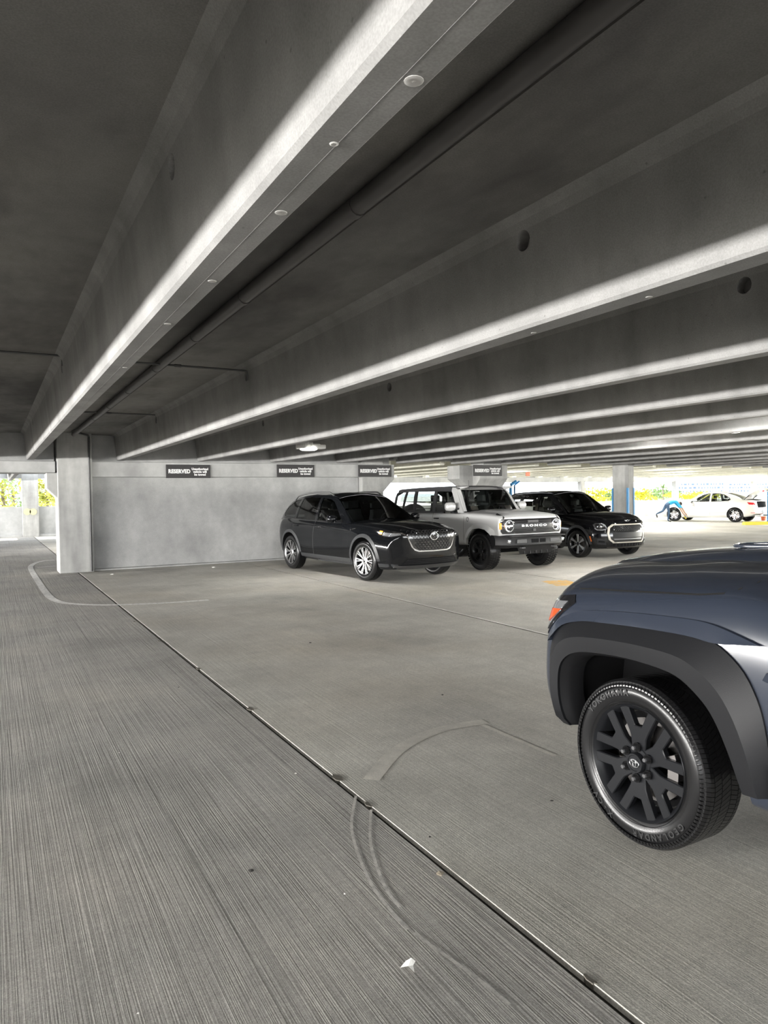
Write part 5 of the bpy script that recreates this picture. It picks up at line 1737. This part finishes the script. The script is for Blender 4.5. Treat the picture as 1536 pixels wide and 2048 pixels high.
# ================================================================ white sedan with its boot open, far right
def white_sedan():
    P = paint('white_paint_car', (0.80, 0.79, 0.76), 0.3)
    ax = 1.42
    T = dict(
        zb=[(-2.36, .40), (-1.9, .26), (-1.3, .20), (0, .19), (1.3, .19), (2.0, .19), (2.28, .24)],
        yb=[(-2.36, .72), (-1.9, .84), (0, .86), (1.7, .84), (2.28, .70)],
        zm=[(-2.36, .78), (0, .66), (2.28, .55)],
        ym=[(-2.36, .78), (-1.9, .88), (-1.3, .915), (-.4, .90), (.6, .90), (1.4, .91), (1.9, .87), (2.28, .76)],
        zs=[(-2.36, .98), (-1.9, 1.02), (-1.2, .985), (0, .95), (.8, .93), (1.4, .885), (1.9, .80), (2.28, .68)],
        ys=[(-2.36, .66), (-1.9, .74), (-1.2, .80), (0, .81), (.8, .79), (1.5, .74), (2.0, .66), (2.28, .58)],
        zc=[(-2.36, 1.0), (-1.9, 1.06), (-1.3, 1.04), (.7, .99), (.95, .985), (1.5, .94), (2.0, .85), (2.28, .72)])
    ra_ = .365
    arches = [[(x + ra_, -.1)] + arc(x, .335, ra_, 0, 180, 28) + [(x - ra_, -.1)] for x in (ax, -ax)]
    pf, pr_ = Vector((32.72, 26.16)), Vector((34.48, 24.01))
    fwd = Vector((-.27, .963)).normalized()
    rz = math.atan2(fwd.y, fwd.x)
    lat = Vector((-fwd.y, fwd.x))
    mid = at(1408.5, 1043.5, 2, 0).to_2d()
    o = mid - lat * .86
    c = Car('white_sedan', 'white sedan with its boot lid raised, far right by the parapet', (o.x, o.y, 0), rz, P, T, -2.36, 2.28, (-1.35, .72), None,
            dict(start=1.5, prof=[(.2, -.06), (.5, .02), (.7, 0), (.9, -.1)], bend=.45, pw=2.6, w=.9),
            dict(start=-1.9, prof=[(.2, -.04), (.6, .02), (1.0, -.02)], bend=.25, pw=3, w=.9), arches, ax)
    G = dict(x=(-1.75, .90), zb=[(-1.75, 1.01), (-1, .98), (0, .95), (.90, .93)], yb=[(-1.75, .74), (-1.0, .80), (0, .805), (.90, .78)],
             zr=[(-1.75, 1.03), (-1.3, 1.22), (-.9, 1.345), (-.4, 1.395), (-.05, 1.385), (.15, 1.34), (.90, .94)],
             yr=[(-1.75, .68), (-.9, .58), (0, .585), (.15, .59), (.90, .76)], cr=[(-1.75, .04), (-.4, .045), (.15, .05), (.90, .06)])
    c.shell(G)
    w1 = [(.60, .965), (.28, 1.16), (.08, 1.27), (-.14, 1.325), (-.24, 1.335), (-.24, .965)]
    w2 = [(-.34, .965), (-.34, 1.34), (-.62, 1.335), (-.88, 1.27), (-1.10, 1.15), (-1.20, 1.05), (-1.10, .995)]
    out = [(.89, .93), (.15, 1.335), (-.05, 1.38), (-.4, 1.39), (-.9, 1.34), (-1.3, 1.215), (-1.74, 1.02), (-1.74, .98), (0, .93)]
    c.panel('pillar_frame', out, 'L', P, .0, .03, (.12, .12), c.gbvh, sym=True, holes=[w1, w2])
    for w, mt in ((w1, 'glass'), (w2, 'glass_mid')):
        c.panel('window', w, 'L', M[mt], -.006, 0, (.2, .2), c.gbvh, sym=True)
        for a in (w,):
            L2 = a + [a[0]]
            c.seam(L2, 'L', .022, bvh=c.gbvh, mat=M['gloss_black'], name='window_surround', off=.004)
    c.panel('windshield', [(.86, -.70), (.14, -.54), (.11, 0), (.14, .54), (.86, .70), (.88, 0)], 'T', M['glass'], .0, 0, (.10, .10), c.gbvh)
    c.panel('roof', [(.15, -.54), (.11, 0), (.15, .54), (-.3, .55), (-.95, .52), (-.95, -.52), (-.3, -.55)], 'T', P, .003, .03, (.12, .12), c.gbvh)
    c.panel('rear_window', [(-.97, -.50), (-.97, .50), (-1.62, .60), (-1.62, -.60)], 'T', M['glass_mid'], .002, 0, (.12, .12), c.gbvh)
    c.seam([(.78, .32), (.80, .7), (.74, .93)], 'L')
    c.seam([(-.30, .30), (-.30, .95)], 'L')
    c.seam([(-1.0, .45), (-1.12, .75), (-1.12, .98)], 'L')
    c.handles([(-.14, .82), (-1.0, .85)], P)
    c.strip('side_crease', [(lerp(1.0, -1.0, i / 20), .42) for i in range(21)], [(lerp(1.0, -1.0, i / 20), .47) for i in range(21)], 'L', P, .001, .014, .01)
    # boot: dark well, raised lid, tail lamps
    c.panel('boot_opening', [(-.56, .68), (.56, .68), (.60, .96), (-.60, .96)], 'B', M['well'], .012, .02, (.1, .1))
    c.panel('boot_floor', [(-1.80, -.55), (-1.80, .55), (-2.30, .55), (-2.30, -.55)], 'T', M['well'], .010, .02, (.1, .1))
    lid = MB()
    rows = []
    for x, z in ((-1.72, 1.07), (-1.95, 1.30), (-2.20, 1.48), (-2.36, 1.54), (-2.50, 1.44)):
        rows.append([(x, lerp(-.60, .60, j / 8), z + .02 * math.cos(PI * (j / 8 - .5))) for j in range(9)])
    low = [[(x + .03, y, z - .05) for x, y, z in r_] for r_ in rows]
    lid.grid(rows).grid([r_[::-1] for r_ in low])
    for k in (0, -1):
        lid.grid([[r_[k] for r_ in rows], [r_[k] for r_ in low]])
    lid.grid([rows[-1], low[-1]])
    lo_ = lid.build('boot_lid', P, c.root, smooth=40)
    MB().box(-2.50, -2.44, .30, .52, 1.40, 1.46).build('tail_lamp_inner', M['red_lens'], lo_)
    for sg in (-1, 1):
        MB().tube([(-1.72, sg * .56, 1.04), (-1.80, sg * .58, 1.12), (-1.95, sg * .58, 1.24)], .02, 6).build('boot_hinge', M['trim_black'], lo_)
    c.panel('tail_lamp', [(-2.26, .80), (-2.20, .90), (-1.93, .93), (-2.02, .82)], 'L', M['red_lens'], .008, .015, (.05, .05), sym=True, label='red tail lamp')
    c.panel('bumper_reflector', [(-2.28, .42), (-2.08, .43), (-2.08, .45), (-2.28, .445)], 'L', M['red_lens'], .006, .01, (.05, .05), sym=True)
    c.panel('diffuser', [(-.55, .24), (.55, .24), (.60, .36), (-.60, .36)], 'B', M['trim_black'], .010, .02, (.1, .1))
    for sg in (-1, 1):
        MB().lathe([(-2.42, .045), (-2.20, .045)], 14, 0, (0, sg * .55, .30)).build('tailpipe', M['satin'], c.root, smooth=50)
        c.panel('headlamp', [(sg * .42, .60), (sg * .66, .62), (sg * .66, .70), (sg * .44, .68)], 'F', M['lamp_clear'], .008, .02, (.05, .05))
        c.panel('kidney_grille', [(sg * .02, .48), (sg * .26, .48), (sg * .30, .64), (sg * .02, .66)], 'F', M['gloss_black'], .008, .02, (.06, .06))
    c.seats(-.05, -.80, .66, .36, h=.42, hr=.13)
    c.steering(.40, .36, .95)
    c.mirrors(.58, 1.0, .80, (.11, .17, .12))
    rt, rr, wt = .335, .245, .235
    def spokes(rim):
        spoke_set(rim, [[(.03, -.015), (.12, -.013), (.155, -.020), (.236, -.062), (.240, -.044), (.17, -.004), (.17, .004), (.240, .044), (.236, .062), (.155, .020), (.12, .013), (.03, .015)]], 5, -wt / 2 + .022, lambda r_: .022 * (1 - r_ / .24), .022, M['satin'], R(90), .003)
        MB().lathe([(-wt / 2 + .055, .05), (-wt / 2 + .04, .04), (-wt / 2 + .036, .001)], 20, 1).build('hub_cap', M['satin'], rim, smooth=40)
    proto = wheel_proto('wheel', rt, wt, rr, spokes, M['gloss_black'], tread=.006, lip_mat=M['gloss_black'])
    y = .90 - wt / 2
    put_wheels(c, proto, [(ax, y, rt, 1), (ax, -y, rt, 1), (-ax, y, rt, 0), (-ax, -y, rt, 0)], R(6))
    c.root.scale = (1.12, 1.12, 1.12)
    return c


sedan = white_sedan()
# ================================================================ person, outside, markings, litter
# ---- person leaning over to wipe the sill of the white sedan
def person():
    base = at(1334.8, 1044.2, 2, 0)
    rt_ = Vector((_r.x, _r.y, 0)).normalized()
    t = thing('person', 'person in bright blue top and jeans leaning over the white sedan front wheel', 'person', (base.x, base.y, 0), math.atan2(rt_.y, rt_.x))
    V, E_, Rd = [], [], []
    def add(p, r, parent=None):
        V.append(p)
        Rd.append(r)
        if parent is not None:
            E_.append((parent, len(V) - 1))
        return len(V) - 1
    pel = add((0, 0, .97), (.135, .15))
    sp = add((.18, 0, 1.05), (.115, .135), pel)
    ch = add((.38, 0, 1.11), (.125, .165), sp)
    nk = add((.52, 0, 1.09), (.058, .058), ch)
    hd = add((.60, 0, 1.03), (.078, .080), nk)
    h2 = add((.67, 0, .97), (.098, .082), hd)
    h3 = add((.735, 0, .915), (.060, .055), h2)
    for sg, el, wr, hn in ((-1, (.66, -.23, .78), (.88, -.17, .47), (.95, -.16, .38)), (1, (.72, .24, .80), (.93, .16, .42), (1.0, .14, .33))):
        sh = add((.42, sg * .17, 1.09), (.068, .068), ch)
        e = add(el, (.046, .046), sh)
        w = add(wr, (.028, .030), e)
        p = add(hn, (.020, .040), w)
        d = (Vector(hn) - Vector(wr)).normalized()
        for k, (o, L) in enumerate(((-.030, .075), (-.010, .085), (.010, .08), (.030, .065))):
            a = Vector(hn) + d * .045 + Vector((0, o, 0))
            m1 = add(tuple(a), (.009, .009), p)
            b = a + d * L * .5
            m2 = add(tuple(b), (.0085, .0085), m1)
            add(tuple(b + d * L * .35 + Vector((-.02, 0, -.015))), (.007, .007), m2)
        th = add(tuple(Vector(wr).lerp(Vector(hn), .6) + Vector((.02, -sg * .045, 0))), (.011, .011), p)
        add(tuple(Vector(hn) + d * .05 + Vector((.02, -sg * .055, 0))), (.009, .009), th)
    for sg, kn, an, toe in ((-1, (.05, -.10, .51), (-.01, -.10, .09), (.17, -.10, .035)), (1, (-.20, .10, .60), (-.55, .10, .44), (-.50, .10, .24))):
        hp = add((-.02, sg * .09, .90), (.100, .098), pel)
        tm = add(tuple(Vector((-.02, sg * .09, .90)).lerp(Vector(kn), .5)), (.082, .080), hp)
        k = add(kn, (.058, .056), tm)
        cf = add(tuple(Vector(kn).lerp(Vector(an), .35)), (.058, .054), k)
        a = add(an, (.036, .036), cf)
        add(toe, (.034, .045), a)
    me = bpy.data.meshes.new('body')
    me.from_pydata(V, E_, [])
    o = bpy.data.objects.new('body', me)
    C.objects.link(o)
    md = o.modifiers.new('skin', 'SKIN')
    for i, sv in enumerate(me.skin_vertices[0].data):
        sv.radius = Rd[i]
        sv.use_root = i == 0
    sb = o.modifiers.new('sub', 'SUBSURF')
    sb.levels = sb.render_levels = 2
    dg = bpy.context.evaluated_depsgraph_get()
    dg.update()
    m2 = bpy.data.meshes.new_from_object(o.evaluated_get(dg))
    o.modifiers.clear()
    o.data = m2
    m2.materials.clear()
    top = simple('blue_top', (0.04, 0.42, 0.72), .8, noise=.1)
    jean = simple('jeans', (0.045, 0.085, 0.15), .85, noise=.2, nscale=40)
    skin = simple('skin', (0.46, 0.25, 0.16), .5)
    shoe = simple('black_shoe', (0.015, 0.015, 0.016), .6)
    for m_ in (top, jean, skin, shoe):
        m2.materials.append(m_)
    for p in m2.polygons:
        c_ = p.center
        p.use_smooth = True
        if (c_.z < .085 and c_.x > -.2) or (c_.x < -.42 and c_.z < .40):
            i = 3
        elif c_.x < .10 and not (c_.z > 1.0 and c_.x > .06):
            i = 1
        elif c_.x > .545 and abs(c_.y) < .115 and c_.z > .80:
            i = 2
        elif abs(c_.y) > .10 and c_.z < .76 and c_.x > .5:
            i = 2
        else:
            i = 0
        p.material_index = i
    o.parent = t
    # hair, face
    hr = MB()
    rings = []
    for k in range(7):
        a = PI * k / 6
        rings.append([(.665 + .125 * math.cos(a) * .55 + .03 * math.sin(a), .098 * math.sin(a) * math.cos(b), .985 - .02 + .115 * math.sin(a) * math.sin(b) + .05 * math.cos(a) * -1) for b in [2 * PI * q / 14 for q in range(14)]])
    hair = bpy.data.meshes.new('hair')
    bm = bmesh.new()
    bmesh.ops.create_icosphere(bm, subdivisions=3, radius=1.0)
    for v in bm.verts:
        v.co = Vector((.685 + v.co.x * .105, v.co.y * .100, .975 + v.co.z * .112))
    cutp = [f for f in bm.faces if (f.calc_center_median() - Vector((.66, 0, .90))).dot(Vector((.2, 0, -1))) > .02]
    bmesh.ops.delete(bm, geom=cutp, context='FACES')
    bm.to_mesh(hair)
    bm.free()
    link('hair', hair, simple('dark_hair', (0.02, 0.015, 0.012), .6), t, 60)
    MB().loft([[(.70 + dx, dy, .87 + dz) for dx, dy, dz in ((-.012, -.012, 0), (-.012, .012, 0), (.014, .008, -.03), (.014, -.008, -.03))], [(.715 + dx, dy, .86 + dz) for dx, dy, dz in ((-.004, -.004, 0), (-.004, .004, 0), (.004, .003, -.02), (.004, -.003, -.02))]]).build('nose', skin, t)
    for sg in (-1, 1):
        MB().lathe([(-.008, .001), (-.004, .028), (.004, .024), (.008, .001)], 10, 1, (.645, sg * .088, .955)).build('ear', skin, t, smooth=60)
        MB().lathe([(-.004, .001), (0, .011), (.004, .001)], 8, 1, (.70, sg * .034, .885)).build('eye', M['well'], t)
    MB().box(.742, .752, -.022, .022, .868, .876).build('mouth', simple('lips', (.35, .12, .10), .5), t)
    # yellow cloth in the hand
    w = t.matrix_world
    rm = Matrix.Rotation(math.atan2(rt_.y, rt_.x), 4, 'Z')
    p = Vector((base.x, base.y, 0)) + rm @ Vector((1.03, .14, .24))
    cl = MB()
    rows = [[(-.07 + .14 * i / 6, -.05 + .10 * j / 6, .018 * math.sin(i * 1.7 + j) + .02 * math.cos(j * 2.1)) for j in range(7)] for i in range(7)]
    cl.grid(rows).grid([[(x, y, z - .03) for x, y, z in r_][::-1] for r_ in rows])
    co = cl.build('wash_cloth', simple('yellow_cloth', (.75, .60, .12), .85), None, smooth=60)
    co.location = p
    co.rotation_euler = (.2, .9, rm.to_euler().z)
    tag(co, 'crumpled yellow cloth in the hand of the person wiping the white sedan', 'cloth')


person()

# ---- things round the right-edge column
q = at(1510, 1050, 2, 0)
ws = MB()
ws.loft([[(x, y_ * (1 - abs(x) * .0), z) for y_, z in ((-.16, 0), (-.14, .09), (-.07, .15), (.07, .15), (.14, .09), (.16, 0))] for x in (-.75, -.68, 0, .9, .97)])
w_o = ws.build('wheel_stop', M['yellow'], smooth=40)
w_o.location = (q.x + .35, q.y, 0)
w_o.rotation_euler = (0, 0, R(-30))
tag(w_o, 'yellow painted kerb block on the floor at the right edge', 'kerb block')
q = at(1528.5, 1003, 1, p5.y - .06)
bx_ = thing('call_box', 'yellow wall box mounted beside the blue column at the right edge', 'box', (p5.x - .11, p5.y + .25, 1.15))
MB().box(-.07, .085, -.13, .13, 0, .70).build('case', M['yellow'], bx_, bevel=.01)
MB().box(-.085, -.068, -.09, .09, .30, .55).build('plate', M['white'], bx_)
MB().tube([(0, 0, 0), (0, 0, -.22)], .02, 8).build('cable', M['trim_black'], bx_)
q = at(1527, 1041, 2, 0)
bk = thing('bucket', 'small orange-red bucket on the floor behind the white sedan', 'bucket', (q.x, q.y, 0))
om = simple('orange_plastic', (.75, .17, .07), .45)
MB().lathe([(0, .001), (0, .10), (.22, .135), (.225, .145), (.215, .13), (.01, .095), (.01, .001)], 20, 2).build('pail', om, bk, smooth=40)
MB().tube([(.13 * math.cos(PI * k / 10), 0, .21 + .12 * math.sin(PI * k / 10)) for k in range(11)], .006, 6).build('handle', M['satin'], bk, smooth=60)
q = at(1055.5, 948, 1, 24.0)
es = thing('hanging_sign', 'small orange-red sign hanging in the far bay right of the flared column', 'sign', (q.x, q.y, q.z))
MB().box(-.11, .11, -.02, .02, -.09, .09).build('board', om, es, bevel=.01)
MB().tube([(0, 0, .09), (0, 0, ZS - q.z - .005)], .012, 6).build('hanger', M['conduit'], es)

# ---- painted and worn floor markings
FT, FB = (0.39, 0.378, 0.355), (0.56, 0.543, 0.497)
M['line_worn'] = concrete('worn_white_line', FT, dark=.8, over=((.88, .87, .85), .30, .52, 16.0))
M['line_ghost'] = concrete('ghost_line', FB, dark=.8, over=((.70, .675, .61), .30, .60, 10.0))
M['line_faint'] = concrete('faint_line', FT, dark=.8, over=((.64, .62, .58), .34, .58, 18.0))
M['line_white'] = concrete('white_line', (.6, .59, .56), dark=.9, over=((.85, .84, .81), .25, .42, 14.0))
M['line_yellow'] = concrete('yellow_line', FB, dark=.8, over=((.78, .46, .10), .36, .55, 6.0))


def marking(name, pts, w, mat, label, cat='floor marking', closed=False, z=.0015):
    P_ = []
    for i in range(len(pts) - 1):
        a, b = at(*pts[i], 2, 0), at(*pts[i + 1], 2, 0)
        for j in range(4):
            P_.append(a.lerp(b, j / 4))
    P_.append(at(*pts[-1], 2, 0))
    for _ in range(3):
        P_ = [P_[0]] + [(P_[i - 1] + P_[i] * 2 + P_[i + 1]) / 4 for i in range(1, len(P_) - 1)] + [P_[-1]]
    A, B = [], []
    for i, p in enumerate(P_):
        d = (P_[min(i + 1, len(P_) - 1)] - P_[max(i - 1, 0)]).normalized()
        nrm = Vector((-d.y, d.x, 0)) * w / 2
        A.append((p.x + nrm.x, p.y + nrm.y, z))
        B.append((p.x - nrm.x, p.y - nrm.y, z))
    o = MB().grid([A, B]).build(name, mat)
    return tag(o, label, cat)


marking('painted_arc', [(110, 1120), (80, 1122), (58, 1132), (66, 1147), (82, 1172), (100, 1197), (125, 1207), (200, 1211), (320, 1207), (417, 1200)], .12, M['line_worn'], 'worn white painted arc curving from the left passage across the floor')
marking('painted_line', [(112, 1132), (75, 1135)], .12, M['line_worn'], 'short worn white line inside the painted arc in the left passage')
marking('ghost_band', [(742, 1560), (790, 1500), (860, 1464), (910, 1452), (970, 1443)], .10, M['line_ghost'], 'pale ghost of a removed painted band left of the near wheel')
marking('ghost_line', [(965, 1450), (1030, 1478), (1110, 1512)], .035, M['line_ghost'], 'thin pale ghost line running from the removed band to the near wheel')
marking('ghost_edge', [(712, 1592), (700, 1650), (712, 1700), (745, 1780), (815, 1860)], .014, M['line_faint'], 'faint pale curved edge of removed paint left of the nearest joint, outer one')
marking('ghost_edge', [(742, 1620), (738, 1690), (770, 1780), (800, 1815)], .014, M['line_faint'], 'faint curved edge of removed paint left of the nearest joint, inner one')
marking('ghost_edge', [(828, 1866), (860, 1890), (960, 1960), (1020, 2010)], .014, M['line_faint'], 'faint ragged edge of removed paint near the bottom of the picture')
marking('stall_line', [(1303, 1043.5), (1330, 1062)], .12, M['line_white'], 'white painted stall line on the floor right of the small black crossover')
marking('stall_line', [(1500, 1049), (1580, 1052)], .5, M['line_white'], 'broad pale painted strip on the floor in front of the yellow kerb block')
marking('yellow_patch', [(1097, 1167), (1150, 1165)], .75, M['line_yellow'], 'faded yellow paint patch on the floor in front of the dark wagon')

# ---- litter
def scrap(px, py, s, mat, label, name, seed, cat, h=.3):
    random.seed(seed)
    p = at(px, py, 2, 0)
    n = 7
    v = [(math.cos(2 * PI * k / n) * s * random.uniform(.4, 1.1), math.sin(2 * PI * k / n) * s * random.uniform(.4, 1.1), s * h * random.uniform(0.05, 1)) for k in range(n)]
    v0 = [(x * .8, y * .8, 0) for x, y, z in v]
    m = MB().add(v + v0 + [(0, 0, s * h * 1.2)], [(i, (i + 1) % n, 2 * n) for i in range(n)] + [(i, i + n, (i + 1) % n + n, (i + 1) % n) for i in range(n)] + [tuple(range(2 * n - 1, n - 1, -1))])
    o = m.build(name, mat)
    o.location = (p.x, p.y, .001)
    return tag(o, label, cat)


wp = simple('scrap_white', (.78, .77, .74), .7)
st = simple('scrap_stone', (.30, .26, .20), .8, noise=.3)
dk = simple('scrap_dark', (.03, .028, .025), .9)
pp_ = at(818, 1937, 2, 0)
ppr = MB()
ppr.add([(-.028, .012, .004), (.0, .022, .012), (.014, .006, .028), (.034, .012, .006), (.012, -.008, .010), (.002, -.034, .003), (-.010, -.010, .016)],
        [(0, 6, 1), (1, 6, 2), (2, 6, 4), (2, 4, 3), (6, 5, 4), (1, 2, 3)])
o = ppr.build('paper_scrap', wp)
o.location = (pp_.x, pp_.y, .0015)
tag(o, 'torn white scrap of paper on the ribbed floor near the bottom edge', 'paper')
scrap(880, 1748, .022, st, 'small tan chip of stone beside the nearest floor joint', 'stone_chip', 2, 'stone')
for px, py, s, m_, lab, nm, ct in ((592, 1547, .010, wp, 'tiny white scrap on the floor left of the joint patch', 'paper_fleck', 'paper'), (690, 1788, .007, wp, 'tiny white fleck on the ribbed floor below the curved ghost edge', 'paper_fleck', 'paper'),
                               (276, 2027, .006, wp, 'tiny white fleck on the ribbed floor at the bottom left', 'paper_fleck', 'paper'), (238, 1506, .006, wp, 'tiny white fleck on the ribbed floor far left', 'paper_fleck', 'paper'),
                               (860, 1674, .010, dk, 'dark crumb of debris right of the nearest joint', 'debris_crumb', 'debris'), (1103, 1602, .012, dk, 'dark crumb of debris left of the near wheel', 'debris_crumb', 'debris'),
                               (502, 1742, .016, dk, 'dark leaf fragment on the ribbed floor', 'leaf_fragment', 'leaf'), (357, 1375, .014, dk, 'small dark leaf fragment left of the joint', 'leaf_fragment', 'leaf'),
                               (621, 1286, .020, dk, 'dark leaf fragment in the empty stall before the black SUV', 'leaf_fragment', 'leaf'), (885, 1390, .014, dk, 'dark speck of debris in the middle of the empty stall', 'debris_crumb', 'debris'),
                               (224, 1149, .05, wp, 'white scrap lying by the wall foot near the left column', 'paper_fleck', 'paper'), (428, 1135, .05, wp, 'small white scrap lying by the wall foot', 'paper_fleck', 'paper')):
    scrap(px, py, s, m_, lab, nm, int(px), ct)

# ---- trees, hedges and buildings outside
def leafmat(name, c):
    m = simple(name, c, .6, noise=.35, nscale=2.0)
    return m


LM = [leafmat('leaf_yellow', (.30, .31, .05)), leafmat('leaf_green', (.09, .16, .04)), leafmat('leaf_pale', (.16, .24, .08)), leafmat('leaf_bright', (.42, .39, .03))]
bark = simple('bark', (.10, .08, .06), .9, noise=.3, nscale=8)


def tree(x, y, h, rx, rz, zc, n, mt, label, name='tree', size=.16, seed=1, group='trees and shrubs outside the deck', cat='tree', base=-.32):
    random.seed(seed)
    t = thing(name, label, cat, (x, y, base), 0, group)
    f = MB()
    cl = [(random.gauss(0, .42) * rx, random.gauss(0, .42) * rx, zc + random.gauss(0, .40) * rz, random.uniform(.28, .55)) for _ in range(14)]
    for i in range(n):
        a = random.choice(cl)
        d = Vector((random.gauss(0, 1), random.gauss(0, 1), random.gauss(0, 1))).normalized() * random.uniform(.3, 1) ** .5
        c = Vector((a[0] + d.x * a[3] * rx, a[1] + d.y * a[3] * rx, max(.05, a[2] + d.z * a[3] * rz)))
        u = Vector((random.gauss(0, 1), random.gauss(0, 1), random.gauss(0, .6))).normalized()
        v = u.cross(Vector((random.random(), random.random(), 1))).normalized()
        s_ = size * random.uniform(.6, 1.2)
        f.add([c - u * s_, c + v * s_ * .5, c + u * s_, c - v * s_ * .5], [(0, 1, 2, 3)])
    f.build('foliage', mt, t, fix=False)
    MB().tube([(0, 0, 0), (.05, .03, zc * .5), (0, 0, zc)], [h * .03, h * .022, h * .012], 7).build('trunk', bark, t, smooth=60)
    return t


def far(px, dist_y, z=0):
    v = _d + _r * ((px - 768) / FPX)
    k = dist_y / v.y
    return v.x * k, v.y * k


for i, (px, dy, h, rx, rz, zc, m_, lab) in enumerate((
        (6, 50, 5.2, 1.5, 2.2, 2.9, 0, 'yellow-green tree outside the far left opening, at the picture edge'),
        (26, 54, 5.4, 1.4, 2.4, 3.0, 2, 'loose pale green tree outside the far left opening, beside the stained column'),
        (94, 46, 4.6, 1.3, 1.9, 2.5, 0, 'yellow-green tree outside the narrow far left opening'),
        (112, 56, 5.0, 1.5, 2.0, 2.6, 3, 'bright yellow tree outside the narrow far left opening, half behind the column'))):
    x, y = far(px, dy)
    tree(x, y, h, rx, rz, zc, 700, LM[m_], lab, seed=10 + i, size=.17)
for i, (px, dy, h, rx, rz, zc, m_, lab) in enumerate((
        (1190, 62, 3.0, 2.6, .9, 1.4, 3, 'yellow shrub outside, left of the blue guarded column'),
        (1216, 66, 3.4, 2.2, 1.1, 1.7, 2, 'pale green shrub outside, just left of the blue guarded column'),
        (1276, 62, 3.2, 2.4, 1.1, 1.6, 3, 'yellow-green shrub outside, just right of the blue guarded column'),
        (1302, 70, 3.2, 2.6, 1.0, 1.7, 2, 'pale green shrub outside, above the stooping person'),
        (1338, 72, 3.0, 2.6, .9, 1.5, 1, 'green shrub outside, left of the facade post'),
        (1378, 58, 2.6, 2.8, .7, 1.3, 3, 'bright yellow hedge shrub outside, right of the facade post'),
        (1402, 60, 2.2, 2.6, .6, 1.1, 0, 'yellow-green hedge shrub outside, above the bonnet of the white sedan'))):
    x, y = far(px, dy)
    tree(x, y, h, rx, rz, zc, 900, LM[m_], lab, 'shrub', seed=40 + i, size=.2, cat='shrub')
x, y = far(1326, 64)
pt = thing('palm', 'slim palm standing outside among the shrubs left of the facade post', 'palm', (x, y, -.32))
MB().tube([(0, 0, 0), (.05, 0, 1.4), (0, 0, 2.5)], [.10, .08, .06], 8).build('trunk', bark, pt, smooth=60)
random.seed(3)
for k in range(11):
    a = 2 * PI * k / 11 + random.uniform(-.2, .2)
    dr = random.uniform(.1, .9)
    A, B = [], []
    for j in range(6):
        s_ = j / 5
        r_, zz = s_ * .9, 2.5 + .9 * s_ * (1.1 - dr) - .7 * s_ * s_ * dr
        wv = .12 * math.sin(PI * min(.98, s_ + .08))
        A.append((r_ * math.cos(a) - wv * math.sin(a), r_ * math.sin(a) + wv * math.cos(a), zz - .05))
        B.append((r_ * math.cos(a) + wv * math.sin(a), r_ * math.sin(a) - wv * math.cos(a), zz - .05))
    MB().grid([A, [((p[0] + q_[0]) / 2, (p[1] + q_[1]) / 2, p[2] + .05) for p, q_ in zip(A, B)], B]).build('frond', LM[1], pt, smooth=60)


def building(px0, px1, dy, floors, label, rows_seed, zt):
    x0, y0 = far(px0, dy)
    x1, y1 = far(px1, dy)
    t = thing('apartment_block', label, 'building', ((x0 + x1) / 2, dy, -.32))
    hw = (x1 - x0) / 2
    MB().box(-hw, hw, 0, 14, 0, zt).build('wall', M['bwall'], t)
    MB().box(-hw - .3, hw + .3, -.3, 14.3, zt, zt + .5).build('roof_edge', M['bwall'], t)
    random.seed(rows_seed)
    w_me = None
    for f in range(floors):
        x = -hw + 2.0
        while x < hw - 3:
            w = random.choice((1.2, 1.6, 3.4, 2.0))
            z = 1.2 + f * 3.1
            o = MB().box(x, x + w, -.12, .05, z, z + random.choice((1.4, 1.7))).build('window', M['bwin'], t)
            x += w + random.uniform(1.4, 3.6)
    return t


M['bwall'] = simple('pale_render', (.55, .55, .54), .8)
M['bwin'] = simple('blue_window', (.035, .075, .13), .4)
building(1352, 1450, 400, 5, 'long white apartment block far outside, behind the roof of the white sedan', 5, 16.5)
building(1456, 1560, 430, 5, 'white apartment block far outside, behind the raised boot lid', 8, 17)
